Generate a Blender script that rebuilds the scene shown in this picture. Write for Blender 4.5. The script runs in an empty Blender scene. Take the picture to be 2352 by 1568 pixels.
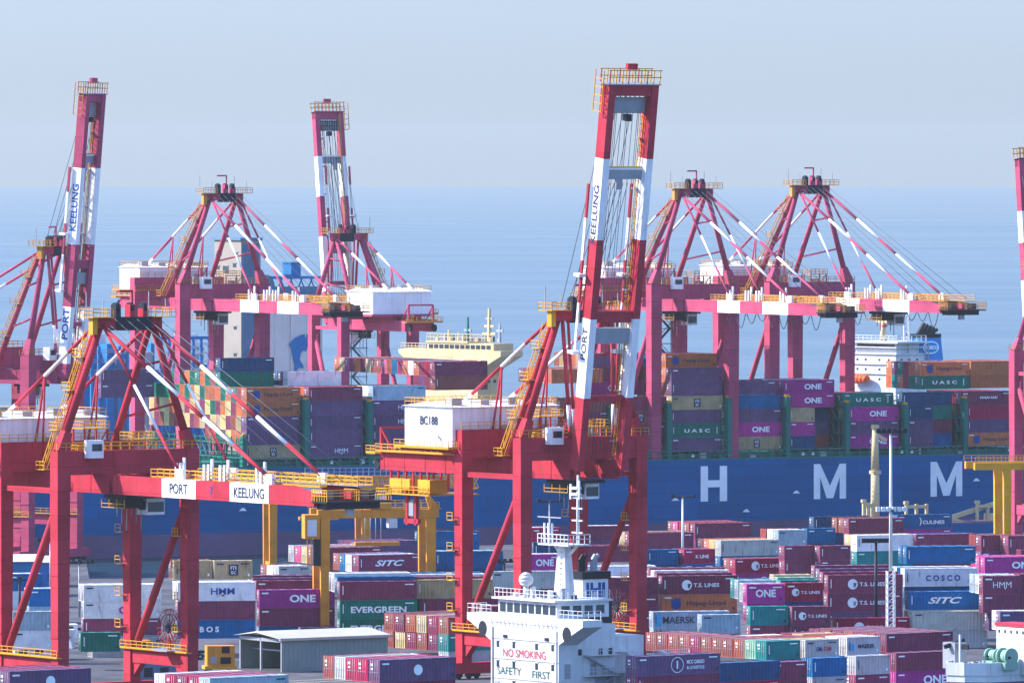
import bpy, math, random
from mathutils import Vector, Matrix
random.seed(7)
R = math.radians
scene = bpy.context.scene
col = scene.collection

# ------------------------------------------------------------------ camera
CAMH = 80.0          # metres above the sea
FD = 18816.0         # focal length in units of a 2352 px wide picture
cam = bpy.data.cameras.new("camera")
cam_ob = bpy.data.objects.new("camera", cam)
col.objects.link(cam_ob)
cam_ob.location = (0, 0, CAMH)
cam_ob.rotation_euler = (R(90), 0, 0)
cam.sensor_width = 36.0
cam.lens = 36.0 * FD / 2352.0
cam.shift_y = -412.0 / 2352.0
cam.clip_start = 1.0
cam.clip_end = 80000.0
scene.camera = cam_ob

# ------------------------------------------------------------------ sky
SUN_EL, SUN_AZ = R(36), R(-80)      # azimuth clockwise from +Y
world = bpy.data.worlds.new("World")
scene.world = world
world.use_nodes = True
wn, wl = world.node_tree.nodes, world.node_tree.links
wn.clear()
w_out = wn.new("ShaderNodeOutputWorld")
w_bg = wn.new("ShaderNodeBackground")
w_sky = wn.new("ShaderNodeTexSky")
w_sky.sky_type = 'NISHITA'
w_sky.sun_disc = False
w_sky.sun_elevation = SUN_EL
w_sky.sun_rotation = SUN_AZ % (2 * math.pi)
w_sky.altitude = 0
w_sky.air_density = 1.0
w_sky.dust_density = 0.6
w_sky.ozone_density = 4.0
w_tint = wn.new("ShaderNodeMix")
w_tint.data_type = 'RGBA'
w_tint.blend_type = 'MULTIPLY'
w_tint.inputs[0].default_value = 1.0
wl.new(w_sky.outputs[0], w_tint.inputs[6])
# pale hazy band along the horizon, brighter sky higher up
w_tc = wn.new("ShaderNodeTexCoord")
w_sep = wn.new("ShaderNodeSeparateXYZ")
wl.new(w_tc.outputs["Generated"], w_sep.inputs[0])
w_mr = wn.new("ShaderNodeMapRange")
w_mr.interpolation_type = 'SMOOTHSTEP'
w_mr.inputs[1].default_value = 0.04
w_mr.inputs[2].default_value = 0.42
wl.new(w_sep.outputs["Z"], w_mr.inputs[0])
w_grad = wn.new("ShaderNodeMix")
w_grad.data_type = 'RGBA'
w_grad.inputs[6].default_value = (0.57, 0.665, 1.0, 1)
w_grad.inputs[7].default_value = (1.95, 2.0, 2.2, 1)
wl.new(w_mr.outputs[0], w_grad.inputs[0])
wl.new(w_grad.outputs[2], w_tint.inputs[7])
wl.new(w_tint.outputs[2], w_bg.inputs[0])
w_bg.inputs[1].default_value = 0.12
wl.new(w_bg.outputs[0], w_out.inputs[0])

# ------------------------------------------------------------------ sun
sun = bpy.data.lights.new("sun", 'SUN')
sun.energy = 5.0
sun.angle = R(0.5)
sun.color = (1.0, 0.93, 0.84)
sun_ob = bpy.data.objects.new("sun", sun)
col.objects.link(sun_ob)
S = Vector((math.sin(SUN_AZ) * math.cos(SUN_EL), math.cos(SUN_AZ) * math.cos(SUN_EL), math.sin(SUN_EL)))
sun_ob.rotation_euler = (-S).to_track_quat('-Z', 'Y').to_euler()
sun_ob.location = (-200, 900, 300)

scene.view_settings.view_transform = 'Standard'
scene.view_settings.look = 'None'
scene.view_settings.gamma = 1.0
scene.view_settings.exposure = 0.98
scene.cycles.use_denoising = True
scene.cycles.volume_bounces = 0
scene.cycles.max_bounces = 6
scene.cycles.diffuse_bounces = 3

# ------------------------------------------------------------------ materials
def mat(name, rgb, rough=0.55, metal=0.0, dirt=0.18, scale=0.25, spec=0.15, streak=0.0, bump=0.0, plates=None):
    """paint with uneven weathering: broad fading, finer grime and (streak) vertical run marks"""
    m = bpy.data.materials.new(name)
    m.use_nodes = True
    n, l = m.node_tree.nodes, m.node_tree.links
    b = n["Principled BSDF"]
    b.inputs["Roughness"].default_value = rough
    b.inputs["Metallic"].default_value = metal
    b.inputs["Specular IOR Level"].default_value = spec
    tc = n.new("ShaderNodeTexCoord")
    nz = n.new("ShaderNodeTexNoise")
    nz.inputs["Scale"].default_value = scale
    nz.inputs["Detail"].default_value = 7
    nz.inputs["Roughness"].default_value = 0.65
    l.new(tc.outputs["Object"], nz.inputs["Vector"])
    rp = n.new("ShaderNodeValToRGB")
    rp.color_ramp.elements[0].position = 0.34
    rp.color_ramp.elements[1].position = 0.72
    lo = 1.0 - dirt
    rp.color_ramp.elements[0].color = (lo, lo * 0.98, lo * 0.96, 1)
    hi = 1.0 + dirt * 0.5
    rp.color_ramp.elements[1].color = (hi, hi, hi, 1)
    l.new(nz.outputs["Fac"], rp.inputs[0])
    mx = n.new("ShaderNodeMix")
    mx.data_type = 'RGBA'
    mx.blend_type = 'MULTIPLY'
    mx.inputs[0].default_value = 1.0
    mx.inputs[6].default_value = (*rgb, 1)
    l.new(rp.outputs[0], mx.inputs[7])
    src = mx.outputs[2]
    if streak:
        mp = n.new("ShaderNodeMapping")
        mp.inputs["Scale"].default_value = (1.6, 1.6, 0.07)
        l.new(tc.outputs["Object"], mp.inputs[0])
        n2 = n.new("ShaderNodeTexNoise")
        n2.inputs["Scale"].default_value = 1.0
        n2.inputs["Detail"].default_value = 5
        l.new(mp.outputs[0], n2.inputs["Vector"])
        r2 = n.new("ShaderNodeValToRGB")
        r2.color_ramp.elements[0].position = 0.52
        r2.color_ramp.elements[0].color = (0, 0, 0, 1)
        r2.color_ramp.elements[1].position = 0.75
        r2.color_ramp.elements[1].color = (streak, streak, streak, 1)
        l.new(n2.outputs["Fac"], r2.inputs[0])
        m2 = n.new("ShaderNodeMix")
        m2.data_type = 'RGBA'
        l.new(r2.outputs[0], m2.inputs[0])
        l.new(src, m2.inputs[6])
        m2.inputs[7].default_value = (0.16, 0.085, 0.05, 1)
        src = m2.outputs[2]
    if plates:                           # welded plates: faint seams, each plate a shade of its own
        sp = n.new("ShaderNodeSeparateXYZ")
        l.new(tc.outputs["Object"], sp.inputs[0])
        ad = n.new("ShaderNodeMath")
        l.new(sp.outputs["X"], ad.inputs[0]); l.new(sp.outputs["Y"], ad.inputs[1])
        cb = n.new("ShaderNodeCombineXYZ")
        l.new(ad.outputs[0], cb.inputs[0]); l.new(sp.outputs["Z"], cb.inputs[1])
        bk = n.new("ShaderNodeTexBrick")
        bk.inputs["Scale"].default_value = 1.0
        bk.inputs["Brick Width"].default_value = plates[0]
        bk.inputs["Row Height"].default_value = plates[1]
        bk.inputs["Mortar Size"].default_value = plates[2]
        bk.inputs["Color1"].default_value = (0.90, 0.90, 0.90, 1)
        bk.inputs["Color2"].default_value = (1.06, 1.06, 1.06, 1)
        bk.inputs["Mortar"].default_value = (0.70, 0.68, 0.66, 1)
        l.new(cb.outputs[0], bk.inputs["Vector"])
        m3 = n.new("ShaderNodeMix"); m3.data_type = 'RGBA'; m3.blend_type = 'MULTIPLY'
        m3.inputs[0].default_value = 1.0
        l.new(src, m3.inputs[6]); l.new(bk.outputs["Color"], m3.inputs[7])
        src = m3.outputs[2]
    l.new(src, b.inputs["Base Color"])
    if bump:
        bp = n.new("ShaderNodeBump")
        bp.inputs["Strength"].default_value = bump
        l.new(nz.outputs["Fac"], bp.inputs["Height"])
        l.new(bp.outputs[0], b.inputs["Normal"])
    return m

def paint_by_object(name="container_paint", rough=0.6, spec=0.12):
    """container paint: the object's own colour, faded and rusted differently on every box"""
    m = bpy.data.materials.new(name)
    m.use_nodes = True
    n, l = m.node_tree.nodes, m.node_tree.links
    b = n["Principled BSDF"]
    b.inputs["Roughness"].default_value = rough
    b.inputs["Specular IOR Level"].default_value = spec
    oi = n.new("ShaderNodeObjectInfo")
    tc = n.new("ShaderNodeTexCoord")
    off = n.new("ShaderNodeVectorMath")
    off.operation = 'SCALE'
    l.new(oi.outputs["Location"], off.inputs[0])
    off.inputs["Scale"].default_value = 0.37
    ad = n.new("ShaderNodeVectorMath")
    l.new(tc.outputs["Object"], ad.inputs[0])
    l.new(off.outputs[0], ad.inputs[1])
    nz = n.new("ShaderNodeTexNoise")
    nz.inputs["Scale"].default_value = 0.45
    nz.inputs["Detail"].default_value = 8
    nz.inputs["Roughness"].default_value = 0.7
    l.new(ad.outputs[0], nz.inputs["Vector"])
    rp = n.new("ShaderNodeValToRGB")
    rp.color_ramp.elements[0].position = 0.3
    rp.color_ramp.elements[0].color = (0.72, 0.7, 0.68, 1)
    rp.color_ramp.elements[1].position = 0.75
    rp.color_ramp.elements[1].color = (1.15, 1.12, 1.1, 1)
    l.new(nz.outputs["Fac"], rp.inputs[0])
    mx = n.new("ShaderNodeMix")
    mx.data_type = 'RGBA'
    mx.blend_type = 'MULTIPLY'
    mx.inputs[0].default_value = 1.0
    l.new(oi.outputs["Color"], mx.inputs[6])
    l.new(rp.outputs[0], mx.inputs[7])
    mp = n.new("ShaderNodeMapping")
    mp.inputs["Scale"].default_value = (1.3, 1.3, 0.25)
    l.new(ad.outputs[0], mp.inputs[0])
    n2 = n.new("ShaderNodeTexNoise")
    n2.inputs["Scale"].default_value = 1.4
    n2.inputs["Detail"].default_value = 6
    l.new(mp.outputs[0], n2.inputs["Vector"])
    r2 = n.new("ShaderNodeValToRGB")
    r2.color_ramp.elements[0].position = 0.6
    r2.color_ramp.elements[0].color = (0, 0, 0, 1)
    r2.color_ramp.elements[1].position = 0.72
    r2.color_ramp.elements[1].color = (0.55, 0.55, 0.55, 1)
    l.new(n2.outputs["Fac"], r2.inputs[0])
    m2 = n.new("ShaderNodeMix")
    m2.data_type = 'RGBA'
    l.new(r2.outputs[0], m2.inputs[0])
    l.new(mx.outputs[2], m2.inputs[6])
    m2.inputs[7].default_value = (0.15, 0.07, 0.045, 1)
    l.new(m2.outputs[2], b.inputs["Base Color"])
    return m

M = dict(
    red=mat("crane_red", (0.46, 0.040, 0.066), 0.7, dirt=0.22, streak=0.26, spec=0.03, plates=(5.0, 3.4, 0.05)),
    farred=mat("crane_red_hazed", (0.44, 0.070, 0.145), 0.6, dirt=0.2, streak=0.2, spec=0.04, plates=(5.0, 3.4, 0.06)),  # crane red for the far cranes, paling by haze put into the colour
    white=mat("crane_white", (0.86, 0.86, 0.86), 0.5, dirt=0.12, streak=0.25),
    yellow=mat("rail_yellow", (0.66, 0.34, 0.03), 0.55),
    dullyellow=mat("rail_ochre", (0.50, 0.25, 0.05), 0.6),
    gyellow=mat("gantry_yellow", (0.72, 0.34, 0.015), 0.55, dirt=0.2, streak=0.2),
    orange=mat("gantry_orange", (0.70, 0.27, 0.03), 0.55, dirt=0.25, streak=0.25),
    dark=mat("grease_dark", (0.02, 0.022, 0.035), 0.5),
    steel=mat("galvanised", (0.34, 0.36, 0.40), 0.5, 0.3),
    cable=mat("wire_rope", (0.10, 0.11, 0.14), 0.6),
    glass=mat("window_glass", (0.015, 0.03, 0.05), 0.08, spec=0.6, dirt=0.05),
    ink=mat("lettering_dark", (0.03, 0.04, 0.09), 0.6),
    inkblue=mat("lettering_blue", (0.01, 0.07, 0.30), 0.6),
    inkred=mat("lettering_red", (0.5, 0.03, 0.06), 0.6),
    inkgreen=mat("lettering_green", (0.02, 0.12, 0.10), 0.6),
    letter=mat("lettering_white", (0.90, 0.90, 0.90), 0.6, dirt=0.12),
    starblue=mat("lettering_sky", (0.05, 0.38, 0.68), 0.6),
    hull=mat("hull_blue", (0.0, 0.108, 0.29), 0.55, dirt=0.14, scale=0.05, streak=0.10, spec=0.05, plates=(11.0, 2.7, 0.06)),
    boot=mat("boot_topping", (0.17, 0.10, 0.18), 0.7, dirt=0.25, scale=0.1),
    green=mat("lashing_green", (0.012, 0.17, 0.13), 0.55, dirt=0.25),
    shipwhite=mat("ship_white", (0.64, 0.65, 0.66), 0.5, dirt=0.14, streak=0.28),
    cream=mat("ship_cream", (0.60, 0.48, 0.27), 0.5, dirt=0.12, streak=0.15),
    black=mat("funnel_black", (0.012, 0.014, 0.02), 0.5),
    funnelblue=mat("funnel_blue", (0.015, 0.25, 0.58), 0.5),
    bin=mat("silo_bin_shade_lift", (0.64, 0.60, 0.57), 0.85, dirt=0.14, scale=0.08, streak=0.12),  # silo concrete on the shaded side, its shade lifted in the colour
    concrete=mat("silo_concrete", (0.29, 0.265, 0.235), 0.85, dirt=0.14, scale=0.08, streak=0.1),
    siloblue=mat("silo_blue", (0.10, 0.19, 0.30), 0.6, dirt=0.2, streak=0.1),
    plantblue=mat("plant_blue", (0.02, 0.17, 0.42), 0.55, dirt=0.2),
    roof=mat("warehouse_roof", (0.46, 0.45, 0.40), 0.6, dirt=0.12),
    wall=mat("warehouse_wall", (0.24, 0.32, 0.31), 0.7, dirt=0.15, streak=0.1),
    asphalt=mat("yard_asphalt", (0.10, 0.10, 0.12), 0.9, dirt=0.55, scale=0.11, bump=0.1),
    quay=mat("quay_concrete", (0.30, 0.29, 0.28), 0.9, dirt=0.3, scale=0.08),
    line=mat("yard_line", (0.75, 0.66, 0.35), 0.8, dirt=0.3),
    winch=mat("winch_green", (0.24, 0.42, 0.34), 0.5, dirt=0.2),
    lifeboat=mat("lifeboat_orange", (0.70, 0.10, 0.03), 0.45),
)
CPAINT = paint_by_object()
CROOF = paint_by_object("container_roof_paint", 0.32, 0.9)

# ------------------------------------------------------------------ mesh builder
class MB:
    def __init__(self, *mats):
        self.v, self.f, self.m, self.s = [], [], [], []
        self.mats = list(mats)
    def face(self, pts, mi=0, smooth=False):
        b = len(self.v)
        self.v += [tuple(p) for p in pts]
        self.f.append(tuple(range(b, b + len(pts))))
        self.m.append(mi); self.s.append(smooth)
    def hexa(self, p, mi=0):
        b = len(self.v)
        self.v += [tuple(q) for q in p]
        for q in ((0, 3, 2, 1), (4, 5, 6, 7), (0, 1, 5, 4), (1, 2, 6, 5), (2, 3, 7, 6), (3, 0, 4, 7)):
            self.f.append(tuple(b + k for k in q)); self.m.append(mi); self.s.append(False)
    def box(self, a, c, mi=0):
        x0, x1 = sorted((a[0], c[0])); y0, y1 = sorted((a[1], c[1])); z0, z1 = sorted((a[2], c[2]))
        self.hexa([(x0, y0, z0), (x1, y0, z0), (x1, y1, z0), (x0, y1, z0),
                   (x0, y0, z1), (x1, y0, z1), (x1, y1, z1), (x0, y1, z1)], mi)
    def bar(self, p0, p1, w, h, mi=0, w1=None, h1=None):
        """rectangular member; w is horizontal across, h the other way (for uprights: w along x, h along y)"""
        p0, p1 = Vector(p0), Vector(p1)
        d = (p1 - p0).normalized()
        up = Vector((0, 0, 1))
        if abs(d.z) > 0.75:
            a = Vector((1, 0, 0)); a = (a - d * a.dot(d)).normalized()
        else:
            a = d.cross(up).normalized()
        b = a.cross(d).normalized()
        w1 = w if w1 is None else w1
        h1 = h if h1 is None else h1
        q = []
        for p, ww, hh in ((p0, w, h), (p1, w1, h1)):
            for sa, sb in ((-1, -1), (1, -1), (1, 1), (-1, 1)):
                q.append(p + a * (sa * ww / 2) + b * (sb * hh / 2))
        self.hexa(q, mi)
    def tube(self, p0, p1, r, r1=None, n=8, mi=0, caps=True):
        p0, p1 = Vector(p0), Vector(p1)
        r1 = r if r1 is None else r1
        d = (p1 - p0).normalized()
        a = d.cross(Vector((0, 0, 1)))
        if a.length < 1e-4: a = Vector((1, 0, 0))
        a.normalize(); c = d.cross(a)
        b = len(self.v)
        for p, rr in ((p0, r), (p1, r1)):
            for k in range(n):
                t = 2 * math.pi * k / n
                self.v.append(tuple(p + (a * math.cos(t) + c * math.sin(t)) * rr))
        for k in range(n):
            k2 = (k + 1) % n
            self.f.append((b + k, b + k2, b + n + k2, b + n + k)); self.m.append(mi); self.s.append(True)
        if caps:
            self.f.append(tuple(b + k for k in range(n))[::-1]); self.m.append(mi); self.s.append(False)
            self.f.append(tuple(b + n + k for k in range(n))); self.m.append(mi); self.s.append(False)
    def path(self, pts, r, n=6, mi=0):
        for a, c in zip(pts, pts[1:]):
            self.tube(a, c, r, n=n, mi=mi, caps=False)
    def prism(self, poly, off, mi=0, smooth=False):
        """poly: planar list of points, extruded by the vector off"""
        o = Vector(off); n = len(poly); b = len(self.v)
        P = [Vector(p) for p in poly]
        self.v += [tuple(p) for p in P] + [tuple(p + o) for p in P]
        self.f.append(tuple(b + k for k in range(n))); self.m.append(mi); self.s.append(False)
        self.f.append(tuple(b + n + k for k in range(n))[::-1]); self.m.append(mi); self.s.append(False)
        for k in range(n):
            k2 = (k + 1) % n
            self.f.append((b + k2, b + k, b + n + k, b + n + k2)); self.m.append(mi); self.s.append(smooth)
    def rail(self, pts, h=1.1, step=1.6, t=0.09, mi=0, mid=True, toe=0.0):
        for a, c in zip(pts, pts[1:]):
            a, c = Vector(a), Vector(c)
            k = max(1, int((c - a).length / step))
            for q in range(k + 1):
                p = a.lerp(c, q / k)
                self.bar(p, p + Vector((0, 0, h)), t, t, mi)
            for z in ((h, h * 0.55) if mid else (h,)):
                self.bar(a + Vector((0, 0, z)), c + Vector((0, 0, z)), t, t, mi)
            if toe:
                self.bar(a + Vector((0, 0, toe / 2)), c + Vector((0, 0, toe / 2)), t, toe, mi)
    def add(self, other_verts, other_faces, mi=0):
        b = len(self.v)
        self.v += [tuple(p) for p in other_verts]
        for f in other_faces:
            self.f.append(tuple(b + k for k in f)); self.m.append(mi); self.s.append(False)
    def mesh(self, name):
        me = bpy.data.meshes.new(name)
        me.from_pydata(self.v, [], self.f)
        for m in self.mats:
            me.materials.append(m)
        me.polygons.foreach_set("material_index", self.m)
        me.polygons.foreach_set("use_smooth", self.s)
        me.update()
        import bmesh
        bm = bmesh.new(); bm.from_mesh(me)
        bmesh.ops.recalc_face_normals(bm, faces=bm.faces)
        bm.to_mesh(me); bm.free()
        return me
    def build(self, name, parent=None, loc=None, rz=0.0):
        ob = bpy.data.objects.new(name, self.mesh(name))
        col.objects.link(ob)
        if parent: ob.parent = parent
        if loc: ob.location = loc
        ob.rotation_euler = (0, 0, rz)
        return ob

def tag(o, label=None, cat=None, group=None, kind=None):
    if label: o["label"] = label
    if cat: o["category"] = cat
    if group: o["group"] = group
    if kind: o["kind"] = kind
    return o

def empty(name, loc, rz, label, cat, group=None):
    o = bpy.data.objects.new(name, None)
    col.objects.link(o)
    o.location = loc
    o.rotation_euler = (0, 0, rz)
    return tag(o, label, cat, group)

def world_at(x, y, s):
    """a point of the 2352 px wide picture at s pixels per metre -> world"""
    return Vector(((x - 1176) / s, FD / s, CAMH - (y - 372) / s))

_txt = {}
def text_geo(body, shear=0.0, space=1.0, bold=0.0):
    key = (body, shear, space, bold)
    if key not in _txt:
        cu = bpy.data.curves.new("lettering", 'FONT')
        cu.body = body; cu.shear = shear; cu.space_character = space; cu.offset = bold
        cu.resolution_u = 3
        ob = bpy.data.objects.new("lettering", cu)
        col.objects.link(ob)
        bpy.context.view_layer.update()
        me = bpy.data.meshes.new_from_object(ob.evaluated_get(bpy.context.evaluated_depsgraph_get()))
        vs = [v.co.copy() for v in me.vertices]
        fs = [tuple(p.vertices) for p in me.polygons]
        bpy.data.objects.remove(ob); bpy.data.curves.remove(cu); bpy.data.meshes.remove(me)
        x0 = min(v.x for v in vs); x1 = max(v.x for v in vs); y0 = min(v.y for v in vs); y1 = max(v.y for v in vs)
        vs = [Vector((v.x - x0, v.y - y0, 0)) for v in vs]
        _txt[key] = (vs, fs, x1 - x0, y1 - y0)
    return _txt[key]

def put_text(mb, body, org, right, up, h, w=None, mi=0, shear=0.0, space=1.0, bold=0.0, center=True):
    """flat letters h tall (and w wide if given) with their lower left (or centre) at org"""
    vs, fs, tw, th = text_geo(body, shear, space, bold)
    k = h / th
    kx = k if w is None else w / tw
    r, u, o = Vector(right).normalized(), Vector(up).normalized(), Vector(org)
    if center:
        o = o - r * (tw * kx / 2) - u * (h / 2)
    mb.add([o + r * (p.x * kx) + u * (p.y * k) for p in vs], fs, mi)
# ------------------------------------------------------------------ setting
def water_mat():
    m = bpy.data.materials.new("sea_water")
    m.use_nodes = True
    n, l = m.node_tree.nodes, m.node_tree.links
    b = n["Principled BSDF"]
    b.inputs["Base Color"].default_value = (0.015, 0.045, 0.06, 1)
    b.inputs["Roughness"].default_value = 0.16
    b.inputs["IOR"].default_value = 1.2
    tc = n.new("ShaderNodeTexCoord")
    b.inputs["Specular Tint"].default_value = (0.9, 0.9, 0.85, 1)
    mp = n.new("ShaderNodeMapping")
    mp.inputs["Scale"].default_value = (0.22, 1.0, 1.0)
    l.new(tc.outputs["Object"], mp.inputs[0])
    wz = n.new("ShaderNodeTexNoise")
    wz.inputs["Scale"].default_value = 0.0045
    wz.inputs["Detail"].default_value = 9
    wz.inputs["Roughness"].default_value = 0.72
    l.new(mp.outputs[0], wz.inputs["Vector"])
    mr = n.new("ShaderNodeMapRange")
    mr.inputs[1].default_value = 0.34; mr.inputs[2].default_value = 0.68
    mr.inputs[3].default_value = 0.13; mr.inputs[4].default_value = 0.22
    l.new(wz.outputs["Fac"], mr.inputs[0])
    l.new(mr.outputs[0], b.inputs["Roughness"])
    hs = []
    for sc, d, sx in ((0.16, 4, 1.0), (0.012, 3, 0.35)):
        mp = n.new("ShaderNodeMapping")
        mp.inputs["Scale"].default_value = (sx, 1.0, 1.0)
        l.new(tc.outputs["Object"], mp.inputs[0])
        z = n.new("ShaderNodeTexNoise")
        z.inputs["Scale"].default_value = sc
        z.inputs["Detail"].default_value = d
        l.new(mp.outputs[0], z.inputs["Vector"])
        hs.append(z)
    mx = n.new("ShaderNodeMath"); mx.operation = 'MULTIPLY_ADD'
    l.new(hs[1].outputs["Fac"], mx.inputs[0]); mx.inputs[1].default_value = 3.0
    l.new(hs[0].outputs["Fac"], mx.inputs[2])
    bp = n.new("ShaderNodeBump")
    sx = n.new("ShaderNodeSeparateXYZ")
    l.new(tc.outputs["Object"], sx.inputs[0])
    sw = n.new("ShaderNodeMapRange")          # open water farther out lies calmer
    sw.interpolation_type = 'SMOOTHERSTEP'
    sw.inputs[1].default_value = 1800; sw.inputs[2].default_value = 16000
    sw.inputs[3].default_value = 0.75; sw.inputs[4].default_value = 0.04
    l.new(sx.outputs["Y"], sw.inputs[0])
    l.new(sw.outputs[0], bp.inputs["Strength"])
    bp.inputs["Distance"].default_value = 0.9
    l.new(mx.outputs[0], bp.inputs["Height"])
    l.new(bp.outputs[0], b.inputs["Normal"])
    return m

b = MB(water_mat())
b.face([(-4000, -40, 0), (4000, -40, 0), (4000, 26000, 0), (-4000, 26000, 0)])
tag(b.build("sea"), "calm blue sea reaching the hazy horizon", None, None, "structure")

def frame(deg, org):
    t = R(deg); u = Vector((math.cos(t), math.sin(t), 0)); v = Vector((math.sin(t), -math.cos(t), 0))
    return lambda a, c, z: Vector((org[0], org[1], 0)) + u * a + v * c + Vector((0, 0, z))

qn = frame(35, world_at(1200, 372, 15.6))
def slab(name, pts, z, mats, label, lip=None):
    m = MB(*mats)
    m.prism([(p[0], p[1], -6) for p in pts], (0, 0, z + 6))
    o = m.build(name)
    tag(o, label, None, None, "structure")
    return o
# the near yard: quay edge along the near cranes, back edge along the water before the blue ship
hb = frame(27, world_at(750, 372, 11.2))
ya = lambda x, s: world_at(x, 372, s)
pa, pb = qn(-190, 4, 0), qn(200, 4, 0)
pc = hb(190, 48, 0); pd = hb(-30, 44, 0); pe = hb(-140, 60, 0)
slab("container_yard_ground", [pa, pb, (240, 1520), pc, hb(-8, 48, 0), ya(640, 11.95), ya(612, 12.4), ya(205, 12.45), ya(195, 11.75), ya(-90, 11.85), (-230, 1290)], 3.2, [M["asphalt"]], "grey asphalt of the container yard")
fa = hb(-260, -52, 0); fb = hb(330, -52, 0); fc = hb(330, -190, 0); fd = hb(-260, -190, 0)
slab("far_quay_ground", [fa, fb, fc, fd], 3.2, [M["quay"]], "concrete quay behind the blue ship")
m = MB(M["line"])
for v in (-17.8, -22, -26.2):
    a, c = qn(-80, v, 3.204), qn(60, v, 3.204); a2, c2 = qn(60, v + .3, 3.204), qn(-80, v + .3, 3.204)
    m.face([a, c, a2, c2])
for uu in (4.0, 9.0):
    m.face([qn(-75 + uu, -15, 3.21), qn(-74.6 + uu, -15, 3.21), qn(-74.6 + uu, -1, 3.21), qn(-75 + uu, -1, 3.21)])
tag(m.build("yard_marking"), "pale lane lines on the quay", None, None, "structure")
# ------------------------------------------------------------------ ship-to-shore cranes
def stripes(mb, a, c, r, cuts, n=7):
    """a round stay from a to c painted in bands; cuts = [(end fraction, material index)]"""
    a, c = Vector(a), Vector(c); t0 = 0.0
    for t1, mi in cuts:
        mb.tube(a.lerp(c, t0), a.lerp(c, t1), r, n=n, mi=mi)
        t0 = t1

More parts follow.
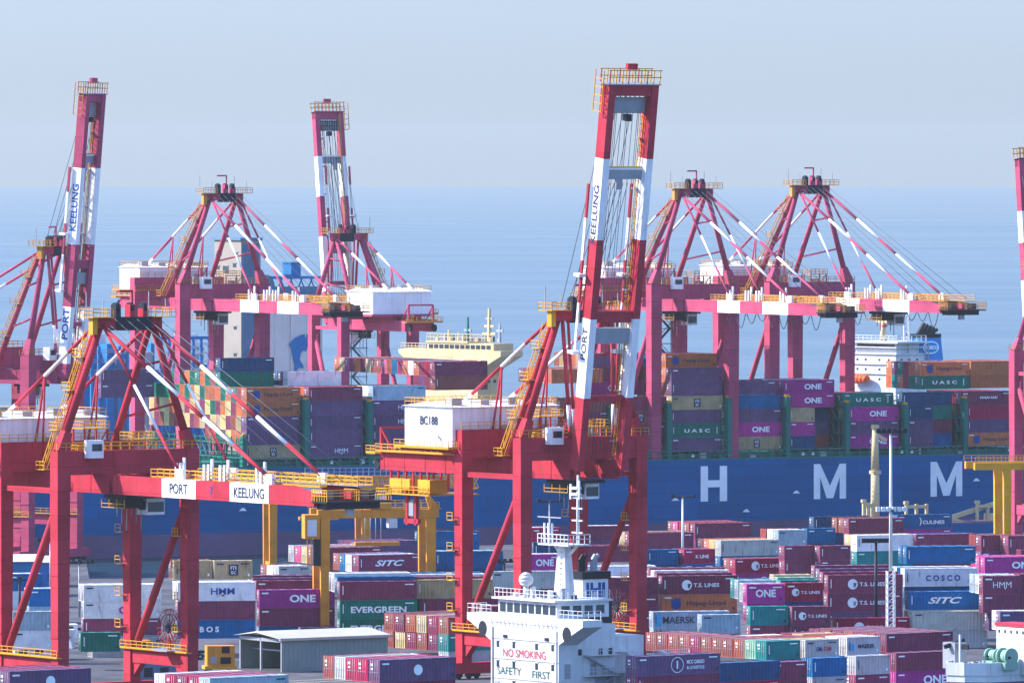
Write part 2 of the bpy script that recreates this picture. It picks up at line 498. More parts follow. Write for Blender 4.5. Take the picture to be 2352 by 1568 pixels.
def gantry(x, s, deg, label, g, b, zg0, zg1, zc1, zap, apw, sp, blen, bh=None, alpha=0.0, red="red", house=None,
           cuts=None, stays=(0.32, 0.76), text=None, away=False, name=None, legw=(1.9, 1.9), zgr=3.2, backreach=31.0,
           reel=True, festoon=False, stair=False, near=True, zt=9.3, trolley_v=None, tipbox=True, ylw="yellow", carriage=False):
    p = world_at(x, 372, s); p.z = zgr
    root = empty("quay_crane", p, R(deg + (180 if away else 0)), label, "crane", "red and white quay cranes")
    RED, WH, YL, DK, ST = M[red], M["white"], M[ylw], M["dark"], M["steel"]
    P = lambda u, v, z: Vector((u, -v, z - zgr))
    um = b / 2; ug = (um - sp / 2, um + sp / 2); ua = (um - apw / 2, um + apw / 2)
    wu, wv = legw
    gh = zg1 - zg0
    # legs -----------------------------------------------------------
    for u in (0, b):
        for v in (0, -g):
            m = MB(RED)
            top = zc1 if v == 0 else zg1 + 4.2
            m.bar(P(u, v, zgr + 2.4), P(u, v, zg0 - 3), wu * .92, wv * .92, w1=wu * 1.08, h1=wv * 1.08)
            m.bar(P(u, v, zg0 - 3), P(u, v, top), wu * 1.08, wv * 1.08)
            for zz in (0.33, 0.62):     # splice flanges
                z = zgr + (zg0 - zgr) * zz
                m.bar(P(u, v, z), P(u, v, z + .25), wu * 1.1, wv * 1.1)
            lg = m.build("leg", root)
            if near:
                lm = MB(YL)
                sgn = -1
                ly = v - wv / 2 - .55 if v < 0 else v + wv / 2 + .5
                if v == -g or u == b:
                    xx = u + wu * .2
                    for q in range(4):
                        z = zt + 4 + q * (zg0 - zt - 6) / 4
                        lm.box(P(u - wu / 2 - .8, v - wv / 2 - .9, z), P(u - wu / 2 - .05, v - wv / 2 + .5, z + .12))
                        lm.rail([P(u - wu / 2 - .8, v - wv / 2 + .5, z + .1), P(u - wu / 2 - .8, v - wv / 2 - .9, z + .1)], step=.7)
                    lm.bar(P(xx, v - wv / 2 - .4, zt + 2), P(xx, v - wv / 2 - .4, zg0 - 2), .5, .08)
                    lm.build("leg_ladder", lg)
    # sills and wheels -----------------------------------------------
    for v in (0, -g):
        m = MB(RED)
        m.bar(P(-3.5, v, zgr + 1.6), P(b + 3.5, v, zgr + 1.6), 1.5, 1.6)
        so = m.build("sill_beam", root)
        for u0 in (-1.6, 1.6, b - 1.6, b + 1.6):
            m = MB(DK)
            m.box(P(u0 - 1.1, v - .5, zgr + .35), P(u0 + 1.1, v + .5, zgr + .8))
            for du in (-.7, .7):
                m.tube(P(u0 + du, v - .3, zgr + .36), P(u0 + du, v + .3, zgr + .36), .35, n=10)
            m.build("bogie", so)
    # portal ties, braces, top ties ------------------------------------
    for u in (0, b):
        m = MB(RED)
        m.bar(P(u, -g + wv / 2, zt), P(u, -wv / 2, zt), 1.3, 1.9)
        m.prism([P(u - .5, -wv / 2, zt - .9), P(u - .5, -wv / 2, zt - 3.0), P(u - .5, -wv / 2 - 2.2, zt - .9)], (1.0, 0, 0))
        m.prism([P(u - .5, -g + wv / 2, zt - .9), P(u - .5, -g + wv / 2, zt - 3.0), P(u - .5, -g + wv / 2 + 2.2, zt - .9)], (1.0, 0, 0))
        tb = m.build("portal_beam", root)
        m = MB(YL)
        m.box(P(u - 1.3, -g - 1.2, zt + 1.02), P(u - .4, 1.2, zt + 1.16))
        m.rail([P(u - 1.3, -g - 1.2, zt + 1.1), P(u - 1.3, 1.2, zt + 1.1)], step=1.4, toe=.22)
        m.build("walkway", tb)
        m = MB(RED)
        m.tube(P(u, -1.0, zg0 - 2.2), P(u, -g + 1.2, zt + 1.6), .56, n=10)
        for q in (0.0, 1.0):
            c = P(u, -1.0, zg0 - 2.2).lerp(P(u, -g + 1.2, zt + 1.6), q)
            m.box(c - Vector((.15, .9, 1.1)), c + Vector((.15, .9, 1.1)))
        m.build("diagonal_brace", root)
        m = MB(RED)
        m.bar(P(u, -g + wv / 2, zg0 + .4), P(u, -wv / 2, zg0 + .4), .8, .75)
        m.build("top_tie", root)
    # cross beams -----------------------------------------------------
    for v, z0, z1, w in ((0, zg1 + .03, zc1, 1.7), (-g, zg1 + .03, zg1 + 4.2, 1.7)):
        m = MB(RED)
        m.bar(P(wu / 2, v, (z0 + z1) / 2), P(b - wu / 2, v, (z0 + z1) / 2), w, z1 - z0)
        for q in range(1, 5):
            u = b * q / 5
            m.bar(P(u, v + w / 2 + .02, z0 + .1), P(u, v + w / 2 + .02, z1 - .1), .12, .1)
        cb = m.build("cross_beam", root)
        m = MB(YL)
        zz = z1 + .02
        m.rail([P(-1.2, v + 1.1, zz), P(b + 1.2, v + 1.1, zz)], step=1.5)
        m.rail([P(-1.2, v - 1.1, zz), P(b + 1.2, v - 1.1, zz)], step=1.5)
        m.build("railing", cb)
    # fixed girders -----------------------------------------------------
    for u in ug:
        m = MB(RED, WH)
        m.bar(P(u, -g - backreach, (zg0 + zg1) / 2), P(u, 3.6, (zg0 + zg1) / 2), 1.2, gh)
        for q in range(9):
            v = -g - backreach + 1 + q * (g + backreach) / 8.4
            m.bar(P(u - .62, v, zg0 + .1), P(u - .62, v, zg1 - .1), .08, .14)
        gd = m.build("girder", root)
        m = MB(YL)
        m.box(P(u - 1.5, -g - backreach, zg1 - .02), P(u - .65, -g - .9, zg1 + .1))
        m.rail([P(u - 1.5, -g - backreach, zg1 + .1), P(u - 1.5, -g - .9, zg1 + .1)], step=1.6, toe=.2)
        m.build("walkway", gd)
    m = MB(RED)
    for v in (-g - backreach + .3, -g - backreach * .5):
        m = MB(RED)
        m.bar(P(ug[0] + .6, v, zg0 + gh * .55), P(ug[1] - .6, v, zg0 + gh * .55), .9, gh * .8)
        m.build("girder_tie", root)
    # back platform with sheaves and frame
    vb = -g - backreach
    m = MB(YL, RED, DK)
    m.box(P(ug[0] - 1.5, vb - 2.6, zg1 - .4), P(ug[1] + 1.5, vb - .1, zg1 - .25))
    m.rail([P(ug[0] - 1.5, vb, zg1 - .25), P(ug[0] - 1.5, vb - 2.6, zg1 - .25), P(ug[1] + 1.5, vb - 2.6, zg1 - .25)], step=1.2, toe=.25)
    for u in (ug[0], ug[1]):
        m.bar(P(u, vb - .6, zg1 - .2), P(u, vb - .6, zg1 + 3.6), .4, .4, 1)
        m.bar(P(u, vb - .6, zg1 + 3.4), P(u, vb + 2.6, zg1 + .2), .3, .3, 1)
        m.tube(P(u - .3, vb - 1.4, zg0 + .8), P(u + .3, vb - 1.4, zg0 + .8), .8, n=12, mi=2)
    m.bar(P(ug[0], vb - .6, zg1 + 3.5), P(ug[1], vb - .6, zg1 + 3.5), .35, .35, 1)
    m.build("back_platform", root)
    # A-frame -------------------------------------------------------------
    vA = .4
    for k, u in ((0, 0), (1, b)):
        m = MB(RED)
        e0 = P(u, 0, zc1 - .1); e1 = P(ua[k], vA, zap - .6)
        kn = e0.lerp(e1, .16)
        m.bar(e0, kn, wu * .95, wv * .95, w1=1.25, h1=1.25)
        m.tube(kn, e1, .6, .52, n=10)
        m.build("mast_leg", root)
    vB = -g * .66
    ubk = (um - 5.9, um + 3.1)
    for k in (0, 1):
        m = MB(RED)
        m.tube(P(ubk[k], vB, zg1 + .05), P(ua[k], vA - 1.0, zap - .5), .56, .5, n=10)
        ml = m.build("back_leg", root)
        m = MB(YL)                       # stair up the leg
        a0, a1 = P(ubk[k] - .9, vB, zg1 + .4), P(ua[k] - .9, vA - 1.2, zap - 2)
        nst = int((a1 - a0).length / .55)
        if k == 0:
            for o in (0, 1.1):
                m.bar(a0 + Vector((0, 0, o)), a1 + Vector((0, 0, o)), .1, .1)
                m.bar(a0 + Vector((-.7, 0, o)), a1 + Vector((-.7, 0, o)), .1, .1)
            for q in range(nst):
                c = a0.lerp(a1, q / nst)
                m.box(c + Vector((-.7, -.12, -.02)), c + Vector((0, .12, .04)))
                if q % 3 == 0:
                    m.bar(c + Vector((-.7, 0, 0)), c + Vector((-.7, 0, 1.1)), .06, .06)
            for q in (.0, .3, .6, .85):
                c = a0.lerp(a1, q)
                m.box(c + Vector((-1.1, -1.1, 0)), c + Vector((.4, 1.1, .12)))
                m.rail([c + Vector((-1.1, -1.1, .1)), c + Vector((-1.1, 1.1, .1)), c + Vector((.4, 1.1, .1))], step=1.1)
            m.build("mast_stair", ml)
    for q in (.36, .7):                  # ties between front and back legs
        for k, u in ((0, 0), (1, b)):
            m = MB(RED)
            m.tube(P(u, 0, zc1).lerp(P(ua[k], vA, zap), q), P(ubk[k], vB, zg1).lerp(P(ua[k], vA - 1, zap), q), .2, n=6)
            m.build("mast_tie", root)
    m = MB(RED, DK)
    m.bar(P(ua[0] - .9, vA, zap), P(ua[1] + .9, vA, zap), 1.7, 1.5)
    m.bar(P(ua[0] + 2.2, vA, zap - .1), P(ua[1] - .9, vA, zap - .1), 1.9, 1.9, 1)
    hb = m.build("head_beam", root)
    m = MB(DK, RED, YL, ST)
    for q in (-.2, .06, .3):
        c = P(um + q * apw, vA, zap + 1.5)
        m.box(c - Vector((.4, .7, .8)), c + Vector((.4, .7, 1.1 if q < .1 else .5)), 0 if q < 0 else 1)
        m.tube(c - Vector((.3, 0, -.6)), c + Vector((.3, 0, .6)), .8, n=12, mi=0)
    c = P(um + .1 * apw, vA, zap + 1.5)
    m.bar(c, c + Vector((0, 0, 3.1)), .25, .25, 1)
    m.bar(c + Vector((0, 0, 3.0)), c + Vector((-2.2, 0, 3.0)), .3, .3, 1)
    m.build("sheave_block", hb)
    for u0, u1 in ((ua[0] - 2.2, ua[0] + 1.2), (ua[1] - .8, ua[1] + 2.6)):
        m = MB(YL, ST)
        m.box(P(u0, vA - 1.8, zap + .78), P(u1, vA + 1.8, zap + .9))
        m.rail([P(u0, vA - 1.8, zap + .9), P(u1, vA - 1.8, zap + .9), P(u1, vA + 1.8, zap + .9), P(u0, vA + 1.8, zap + .9), P(u0, vA - 1.8, zap + .9)], step=1.0)
        m.bar(P(u0, vA, zap + .9), P(u0, vA, zap + 4.4), .12, .12, 1)
        m.bar(P(u1 - .6, vA, zap + .9), P(u1 - .6, vA, zap + 3.4), .1, .1, 1)
        if u0 < um:
            m.box(P(ua[0] - 1.7, vA - .2, zap - 1.6), P(ua[0] - .9, vA + .9, zap + .78), 0)
        m.build("head_platform", hb)
    if house:
        for uu, vv, hh in ((um - 1.5, -g * .45, 6.2), (um + 5.2, -g * .30, 4.6)):
            m = MB(RED, YL, ST)
            for du in (-1.9, 1.9):
                for dvv in (-1.5, 1.5):
                    m.bar(P(uu + du, vv + dvv, zg1), P(uu + du, vv + dvv, zg1 + hh), .22, .22, 0)
            for zz in (zg1 + hh * .45, zg1 + hh):
                m.box(P(uu - 2.1, vv - 1.7, zz), P(uu + 2.1, vv + 1.7, zz + .16), 1)
                m.rail([P(uu - 2.1, vv + 1.7, zz), P(uu + 2.1, vv + 1.7, zz), P(uu + 2.1, vv - 1.7, zz), P(uu - 2.1, vv - 1.7, zz), P(uu - 2.1, vv + 1.7, zz)], mi=1, step=1.0)
            m.bar(P(uu - 1.9, vv + 1.5, zg1), P(uu + 1.9, vv + 1.5, zg1 + hh), .14, .14, 0)
            m.box(P(uu - .6, vv - .5, zg1 + hh * .45 + .2), P(uu + .7, vv + .5, zg1 + hh * .45 + 1.6), 2)
            m.build("service_platform", root)
    # boom ---------------------------------------------------------------
    al = R(alpha)
    hv, hz = 4.6, zg0 + gh * .5
    dv, dz = math.cos(al), math.sin(al)
    gh = bh or gh
    BP = lambda u, t, k: P(u, hv + t * dv - k * dz, hz + t * dz + k * dv)
    def bx(mb, u0, u1, t0, t1, k0, k1, mi=0):
        mb.hexa([BP(u0, t0, k0), BP(u1, t0, k0), BP(u1, t1, k0), BP(u0, t1, k0),
                 BP(u0, t0, k1), BP(u1, t0, k1), BP(u1, t1, k1), BP(u0, t1, k1)], mi)
    if cuts is None:
        cuts = [(0.25, 0), (0.42, 1), (0.59, 0), (0.78, 1), (1.0, 0)]
    m = MB(RED, WH)
    for u in ug:
        t0 = 0.0
        for t1, mi in cuts:
            if t1 == 1.0 and alpha == 0:      # the last bay tapers on its upper edge
                a, c = t0 * blen, blen
                mm = a + (c - a) * .45
                bx(m, u - .6, u + .6, a, mm, -gh / 2, gh / 2, mi)
                m.hexa([BP(u - .6, mm, -gh / 2), BP(u + .6, mm, -gh / 2), BP(u + .6, c, -gh / 2), BP(u - .6, c, -gh / 2),
                        BP(u - .6, mm, gh / 2), BP(u + .6, mm, gh / 2), BP(u + .6, c, gh * .1), BP(u - .6, c, gh * .1)], mi)
            else:
                bx(m, u - .6, u + .6, t0 * blen, t1 * blen, -gh / 2, gh / 2, mi)
            t0 = t1
        bx(m, u - .25, u + .25, -1.0, 0.0, -.5, .5, 0)
    bx(m, ug[0] + .6, ug[1] - .6, blen - 1.3, blen - .1, -gh * .35, gh * .2, 0)
    for t in ((.18, .49) if alpha == 0 else (.18,)):
        bx(m, ug[0] + .6, ug[1] - .6, t * blen, t * blen + .8, -gh * .1, gh * .42, 0)
    boom = m.build("boom", root)
    # boom fittings
    m = MB(YL, ST, WH)
    top = gh / 2 + .02
    def brail(u, t0, t1, step=1.6, mi=0, side=1):
        k = max(1, int((t1 - t0) / step))
        for q in range(k + 1):
            t = t0 + (t1 - t0) * q / k
            bx(m, u - .05, u + .05, t - .05, t + .05, top, top + 1.15, mi)
        for kk in (.1, .6, 1.12):
            bx(m, u - .05, u + .05, t0, t1, top + kk - .05, top + kk + .05, mi)
    brail(ug[0] + .9, blen * .15, blen * .985)
    if alpha == 0:
        brail(ug[0] + 2.0, blen * .15, blen * .985)
        brail(ug[1] + .8, blen * .2, blen * .985)
        brail(ug[1] - 1.6, blen * .2, blen * .985)
        bx(m, ug[0] + .9, ug[0] + 2.0, blen * .15, blen * .985, top - .12, top + .02, 0)
        bx(m, ug[1] - 1.6, ug[1] + .8, blen * .2, blen * .985, top - .12, top, 1)
    for t in (.3, .44, .52, .7) if alpha == 0 else ():         # white lights and vents standing on the boom
        for du in (0.2, .9, 1.5):
            bx(m, ug[0] + du - .14, ug[0] + du + .14, t * blen - .2, t * blen + .2, top, top + (2.2 if du < 1 else 2.9), 2)
    m.build("boom_walkway", boom)
    # boom head
    m = MB(YL, DK, RED, ST)
    t0, t1 = blen, blen + (3.6 if alpha == 0 else 1.6)
    if alpha == 0:
        bx(m, ug[0] - .9, ug[1] + .9, t0 - .2, t1, -gh * .3, -gh * .3 + .25, 1)
        bx(m, ug[0], ug[1], t0 - .2, t1 - 1.4, -gh * .3 - .9, -gh * .3, 1)
        for u in (ug[0] - .9, um, ug[1] + .9):
            k = 6
            for q in range(k + 1):
                t = t0 + (t1 - t0) * q / k
                bx(m, u - .05, u + .05, t - .05, t + .05, -gh * .3 + .25, 1.0, 0)
            for kk in (.2, .6, 1.0):
                bx(m, u - .05, u + .05, t0, t1, kk - .05, kk + .05, 0)
        for kk in (.2, .6, 1.0):
            bx(m, ug[0] - .9, ug[1] + .9, t1 - .05, t1 + .05, kk - .05, kk + .05, 0)
        for q in range(3):
            u = ug[0] + (q + .5) * sp / 3
            bx(m, u - .5, u + .5, t0 + .6, t0 + 2.4, -.3, .75, 2 if q % 2 else 1)
        bx(m, um - .6, um + .6, t1 - 2.6, t1 - 2.0, -2.6, -.8, 3)
    else:
        for kk in (-1.1, 1.2):
            for q in range(9):
                u = ug[0] - .6 + q * (sp + 1.2) / 8
                bx(m, u - .07, u + .07, t0, t1 + .6, kk - .06, kk + .06, 0 if q % 3 else 2)
            for tt in (t0 + .1, t1 - .4, t1 + .6):
                bx(m, ug[0] - .9, ug[1] + .9, tt - .07, tt + .07, kk - .06, kk + .06, 0)
        bx(m, ug[0] - .6, ug[1] + .6, t0 - 1.6, t0 + .05, -gh * .4, gh * .42, 2)
        bx(m, ug[0] - .9, ug[1] + .9, t0 + .06, t0 + .2, -1.2, 1.3, 3)
        bx(m, ug[0] + .8, ug[1] - .7, t0 - 4.2, t0 - 1.9, gh * .1, gh * .14, 3)
        for q in range(8):
            u = ug[0] + .9 + q * (sp - 1.8) / 7
            bx(m, u - .05, u + .05, t0 - 4.3, t0 - 1.6, gh * .14, gh * .14 + .5, 3)
        for tt in (t0 - 4.2, t0 - 3.2, t0 - 2.2):
            bx(m, ug[0] + .8, ug[1] - .7, tt - .06, tt + .06, gh * .14, gh * .14 + .5, 1)
        bx(m, um - .5, um + .5, t0 - 5.4, t0 - 4.4, -.4, .6, 1)
        bx(m, um - .9, um + .9, t1 + .6, t1 + 1.5, -.3, .3, 2)
        for q in range(5):               # platform on the flank of the boom head
            bx(m, ug[0] - 1.7, ug[0] - 1.6, t0 - 4 + q * 1.2, t0 - 3.9 + q * 1.2, -1, 1.2, 0)
            bx(m, ug[0] - 1.7, ug[0] - .6, t0 - 4 + q * 1.2, t0 - 3.9 + q * 1.2, -.1, .1, 0)
        bx(m, ug[0] - 1.75, ug[0] - 1.6, t0 - 4, t1 + .5, 1.1, 1.2, 0)
        bx(m, ug[0] - 1.75, ug[0] - 1.6, t0 - 4, t1 + .5, -1.0, -.9, 0)
    m.build("boom_head", boom)
    if alpha:
        # raised boom: inner ladders, mid bridge, hoist ropes, folded stays
        m = MB(ST, WH, RED, YL)
        tm = blen * .745
        bx(m, ug[0] + .6, ug[1] - .6, tm + .6, tm + 2.0, -.1, .5, 0)
        bx(m, ug[0] + .6, ug[1] - .6, tm + 2.0, tm + 2.3, -.2, 1.0, 1)
        bx(m, ug[0] + .6, ug[1] - .6, tm + 2.3, tm + 2.5, -.1, .0, 3)
        bx(m, um - 1.2, um - .3, tm - .9, tm + .6, -.3, .5, 0)
        m.build("boom_bridge", boom)
        m = MB(ST, WH, RED, YL)
        bx(m, ug[0] + .6, ug[1] - .6, blen * .385, blen * .415, -.6, .6, 2)
        bx(m, ug[0] + .6, ug[1] - .6, blen * .33, blen * .37, -.4, .6, 0)
        m.build("boom_tie", boom)
        m = MB(YL, ST)
        ul = ug[1] - 1.2
        for uu in (ul, ul + .55):
            bx(m, uu - .05, uu + .05, 2, blen - 2, .5, .6, 0)
        for q in range(int(blen / 1.1)):
            bx(m, ul, ul + .55, 2 + q * 1.05, 2.1 + q * 1.05, .5, .6, 0)
        for q in range(7):
            bx(m, ul - .1, ul + .65, 4 + q * blen / 7.6, 4.15 + q * blen / 7.6, .4, 1.4, 1)
        m.build("boom_ladder", boom)
        m = MB(M["cable"])
        for q in range(9):
            u = ug[0] + 1.1 + q * (sp - 2.4) / 8
            m.tube(BP(u, 1 + (q % 3), .9), BP(u + .25 * math.sin(q * 2.1), blen - 2, .5), .055, n=4)
        for q in range(5):
            m.tube(P(ua[0] + 1 + q * 1.3, vA + .6, zap + .6), BP(um - 2 + q * .8, tm, .3), .06, n=4)
        for q in range(4):
            m.tube(P(ua[0] + .6 + q * 1.8, vA, zap + 1.2), BP(ug[0] + 1 + q * 1.4, blen - 1, .4), .06, n=4)
        m.build("hoist_rope", boom)
        for k, u in enumerate(ug):
            m = MB(RED, WH)
            t0 = 0.0
            for t1, mi in [(.3, 1), (.55, 0), (.8, 1), (1.0, 0)]:
                a, c = blen * (.30 + .44 * t0), blen * (.30 + .44 * t1)
                bx(m, u - 1.15, u - .85, a, c, gh / 2 + .3, gh / 2 + .75, mi)
                t0 = t1
            bx(m, u - 1.9, u - .4, blen * .30, blen * .308, gh / 2 - .2, gh / 2 + 1.2, 1)
            bx(m, u - 1.9, u - .4, blen * .50, blen * .508, gh / 2 - .2, gh / 2 + 1.2, 1)
            m.build("folded_stay", boom)
            m = MB(RED, WH)
            e0 = P(ua[k] + .3, vA + .9, zap - .7); e1 = BP(u - .2, 4.5, gh / 2 + 1.0)
            stripes(m, e0, e1, .3, [(.72, 0), (.9, 1), (1, 0)])
            stripes(m, e0 + Vector((1.0, 0, 0)), e1 + Vector((.7, 0, 1)), .22, [(.8, 0), (1, 1)])
            m.build("hanging_stay", root)
    else:
        for k, u in enumerate(ug):
            for j, ts in enumerate(stays):
                m = MB(RED, WH)
                e0, e1 = P(ua[k], vA + .7, zap - .1 - .3 * j), BP(u, ts * blen, gh / 2 + 1.1)
                if j == 1:
                    stripes(m, e0, e1, .29, [(.28, 0), (.47, 1), (.62, 0), (.8, 1), (1, 0)])
                else:
                    stripes(m, e0, e1, .22, [(.42, 0), (.72, 1), (1, 0)])
                m.box(e1 - Vector((.25, 1.3, 1.3)), e1 + Vector((.25, .6, .3)), 1)
                m.build("forestay", root)
                if j == 0 and near is not None:
                    pass
        m = MB(M["cable"])
        for q in range(6):
            f = q / 5
            m.tube(P(ua[0] + f * apw, vA + .7, zap + .8), BP(ug[0] + f * sp, blen * (.80 + .03 * q), gh / 2 + .4), .06, n=4)
        m.build("hoist_rope", root)
    # backstays ------------------------------------------------------------
    for k, u in enumerate(ug):
        m = MB(RED, WH)
        hz1 = house[4] if house else zg1 + 1.4
        vb2 = (house[2] + house[3]) / 2 - 3.2 if house else vb + 1
        e0, e1 = P(ua[k], vA - .9, zap - .2), P(u, vb2, hz1 + .2)
        stripes(m, e0, e1, .27, [(.3, 0), (.56, 1), (.88, 0), (1, 1)])
        c = e0.lerp(e1, .56)
        m.tube(c, Vector((c.x - .4, c.y, zg1 + 1 - zgr)), .16, n=6)
        m.tube(c, Vector((c.x - .9, c.y + 1.8, zg1 + 1 - zgr)), .16, n=6)
        m.build("backstay", root)
    # machine house -----------------------------------------------------------
    if house:
        u0, u1, v0, v1, h1 = house
        z0 = zg1 + 1.4
        m = MB(WH, RED)
        m.box(P(u0, v0, z0), P(u1, v1, h1))
        m.box(P(u0 - .5, v0 - .5, z0 - .5), P(u1 + .5, v1 + .5, z0 - .02), 1)
        for u in ug:
            m.box(P(u - .5, v0 + .4, zg1 + .01), P(u + .5, v1 - .4, z0 - .52), 1)
        ho = m.build("machine_house", root)
        m = MB(WH)
        m.prism([P(u0 - .35, v0 - .3, h1 + .02), P(u0 - .35, v1 + .3, h1 + .02), P(u0 - .35, (v0 + v1) / 2, h1 + .75)], (u1 - u0 + .7, 0, 0))
        m.build("roof", ho)
        m = MB(YL, ST)
        pts = [P(u0, v0, h1 + .05), P(u0, v1, h1 + .05), P(u1, v1, h1 + .05), P(u1, v0, h1 + .05), P(u0, v0, h1 + .05)]
        m.rail(pts, step=1.7, h=1.2)
        pts = [P(u0 - 1.3, v0 - 1.0, z0), P(u0 - 1.3, v1 + .9, z0), P(u1 + .5, v1 + .9, z0)]
        m.box(P(u0 - 1.3, v0 - 1, z0 - .12), P(u0 - .52, v1 + .9, z0))
        m.rail(pts, step=1.5, toe=.3)
        m.build("railing", ho)
        for q in range(3):
            m = MB(M["steel"], M["dark"], WH)
            u = u0 + 2.5 + q * (u1 - u0 - 5) / 2
            m.box(P(u - .7, v1 + .01, z0 + 2.2), P(u + .7, v1 + .12, z0 + 3.4), 0 if q else 2)
            m.build("house_vent", ho)
        m = MB(M["steel"], M["dark"], WH)
        m.box(P(u1 - 5.5, v1 + .01, z0 + .1), P(u1 - 4.4, v1 + .1, z0 + 2.2), 1)
        for q in range(6):
            m.box(P(u0 + 6 + q * .6, v1 + .01, z0 + .8), P(u0 + 6.6 + q * .6, v1 + .07 + .01 * (q % 2), z0 + 1.5), 1)
        m.build("door", ho)
        m = MB(WH, M["steel"])
        for q in range(12):          # sheeting seams and roof gear
            v = v0 + (v1 - v0) * (q + .5) / 12
            m.box(P(u0 - .02, v - .02, z0 + .05), P(u0, v + .02, h1 - .05), 0)
        for q in range(18):
            u = u0 + (u1 - u0) * (q + .5) / 18
            m.box(P(u - .04, v1, z0 + .05), P(u + .04, v1 + .04, h1 - .05), 0)
        m.build("wall_sheeting", ho)
        m = MB(M["steel"], YL)
        for q in range(4):
            u = u0 + 2 + q * (u1 - u0 - 4) / 3
            m.box(P(u - .8, v1 - 3.5 - q % 2, h1 + .1), P(u + .8, v1 - 1.6, h1 + 1.3 - .3 * (q % 2)), 0)
            m.build("roof_vent", ho)
            m = MB(M["steel"], YL)
        if name:
            m = MB(M["ink"])
            put_text(m, name, P(u0 - .09, (v0 + v1) / 2 + .2, (z0 + h1) / 2 + 1.0), (0, -1, 0), (0, 0, 1), 1.35, w=4.6, bold=.02)
            put_text(m, "N", P(u0 - .09, v1 - 3.2, z0 + 1.5), (0, -1, 0), (0, 0, 1), .9)
            put_text(m, "2", P(u0 - .09, v1 - 3.2, z0 + .55), (0, -1, 0), (0, 0, 1), .7)
            m.build("lettering", ho)
    # trolley and driver's cab ----------------------------------------------------
    tv = trolley_v if trolley_v is not None else -5.0
    m = MB(DK, RED, YL, ST)
    zt0 = zg0 - .05
    m.box(P(ug[0] + .7, tv - 3, zt0 - .6), P(ug[1] - .7, tv + 3, zt0 - .1), 0)
    m.box(P(ug[0] + .9, tv - 2.4, zt0 - 2.0), P(um, tv + 1.5, zt0 - .62), 0)
    m.rail([P(ug[0] + .3, tv - 3, zt0 - .7), P(ug[0] + .3, tv + 3, zt0 - .7)], h=-1.2, mi=2)
    for q in range(7):
        m.tube(P(ug[0] + 1 + q * .8, tv, zt0 - .6), P(ug[0] + 1 + q * .8, tv, zt0 - 3.2 - (q % 3)), .09, n=5, mi=3)
    tr = m.build("trolley", root)
    m = MB(WH, M["glass"])
    m.box(P(um + .6, tv - 1.2, zt0 - 3.0), P(ug[1] - .8, tv + 1.6, zt0 - .65), 0)
    m.box(P(um + .75, tv + 1.58, zt0 - 2.6), P(ug[1] - .95, tv + 1.66, zt0 - 1.2), 1)
    m.box(P(um + .53, tv - .6, zt0 - 2.3), P(um + .63, tv + 1.2, zt0 - 1.2), 1)
    m.build("driver_cab", root)
    if carriage:
        c0 = -g - backreach + 2.5
        m = MB(YL, RED, M["steel"])
        for q, (a, w, hh) in enumerate(((0, 3.2, 2.2), (3.4, 2.0, 1.7), (7.6, 3.2, 2.1))):
            m.box(P(ug[0] - .6, c0 + a, zg0 - 1.2 - hh), P(ug[0] + 2.6, c0 + a + w, zg0 - 1.2), 0)
        m.box(P(ug[0] - 1.0, c0 - .6, zg0 - 3.6), P(ug[1] + .6, c0 + 11, zg0 - 3.42), 0)
        m.rail([P(ug[0] - 1.0, c0 - .6, zg0 - 3.4), P(ug[0] - 1.0, c0 + 11, zg0 - 3.4)], step=1.2, mi=0)
        for q in range(6):
            m.bar(P(ug[0] - .3, c0 + q * 2, zg0 + .1), P(ug[0] - .3, c0 + q * 2, zg0 - 3.4), .3, .3, 1)
            m.bar(P(ug[1] - .3, c0 + q * 2, zg0 + .1), P(ug[1] - .3, c0 + q * 2, zg0 - 3.4), .3, .3, 1)
        for q in (3.3, 5.6):
            m.bar(P(ug[0] + .5, c0 + q, zg0 - 3.4), P(ug[0] + .5, c0 + q, zg0 - 8.2), .5, .5, 1)
        m.bar(P(ug[0] + .5, c0 + 2.6, zg0 - 7.6), P(ug[0] + .5, c0 + 6.4, zg0 - 7.6), .5, .7, 1)
        m.box(P(ug[0] + .2, c0 + 4.0, zg0 - 6.8), P(ug[0] + 1.4, c0 + 5.2, zg0 - 4.6), 2)
        m.build("maintenance_carriage", root)
    # checker cabin on the waterside cross beam
    m = MB(WH, M["glass"])
    m.box(P(3.4, 1.0, zc1 - 1.0), P(5.6, 2.6, zc1 + 1.5), 0)
    m.box(P(3.7, 2.58, zc1), P(5.3, 2.66, zc1 + 1.0), 1)
    m.build("electrical_cabin", root)
    if reel:
        m = MB(RED, DK, ST)
        c = P(b - .9, -wv / 2 - 2.9, zt + 4.4)
        for rr in (2.7, 2.0):
            for q in range(24):
                a0, a1 = 2 * math.pi * q / 24, 2 * math.pi * (q + 1) / 24
                for du in (-.25, .25):
                    m.tube(c + Vector((du, rr * math.cos(a0), rr * math.sin(a0))), c + Vector((du, rr * math.cos(a1), rr * math.sin(a1))), .07, n=4)
        for q in range(24):
            a0 = 2 * math.pi * q / 24
            for du in (-.25, .25):
                m.tube(c + Vector((du, .5 * math.cos(a0), .5 * math.sin(a0))), c + Vector((du, 2.7 * math.cos(a0), 2.7 * math.sin(a0))), .05, n=4, mi=0 if q % 2 else 2)
        m.tube(c + Vector((-.5, 0, 0)), c + Vector((.9, 0, 0)), .55, n=12, mi=1)
        m.box(P(b - 2.6, -wv / 2 - 4.6, zt + 1.2), P(b - .2, -wv / 2 - 1.0, zt + 1.35), 2)
        m.bar(P(b - .9, -wv / 2 - 2.9, zt + 1.3), P(b - .9, -wv / 2 - 2.9, zt + 4.2), .4, .4, 0)
        m.build("cable_reel", root)
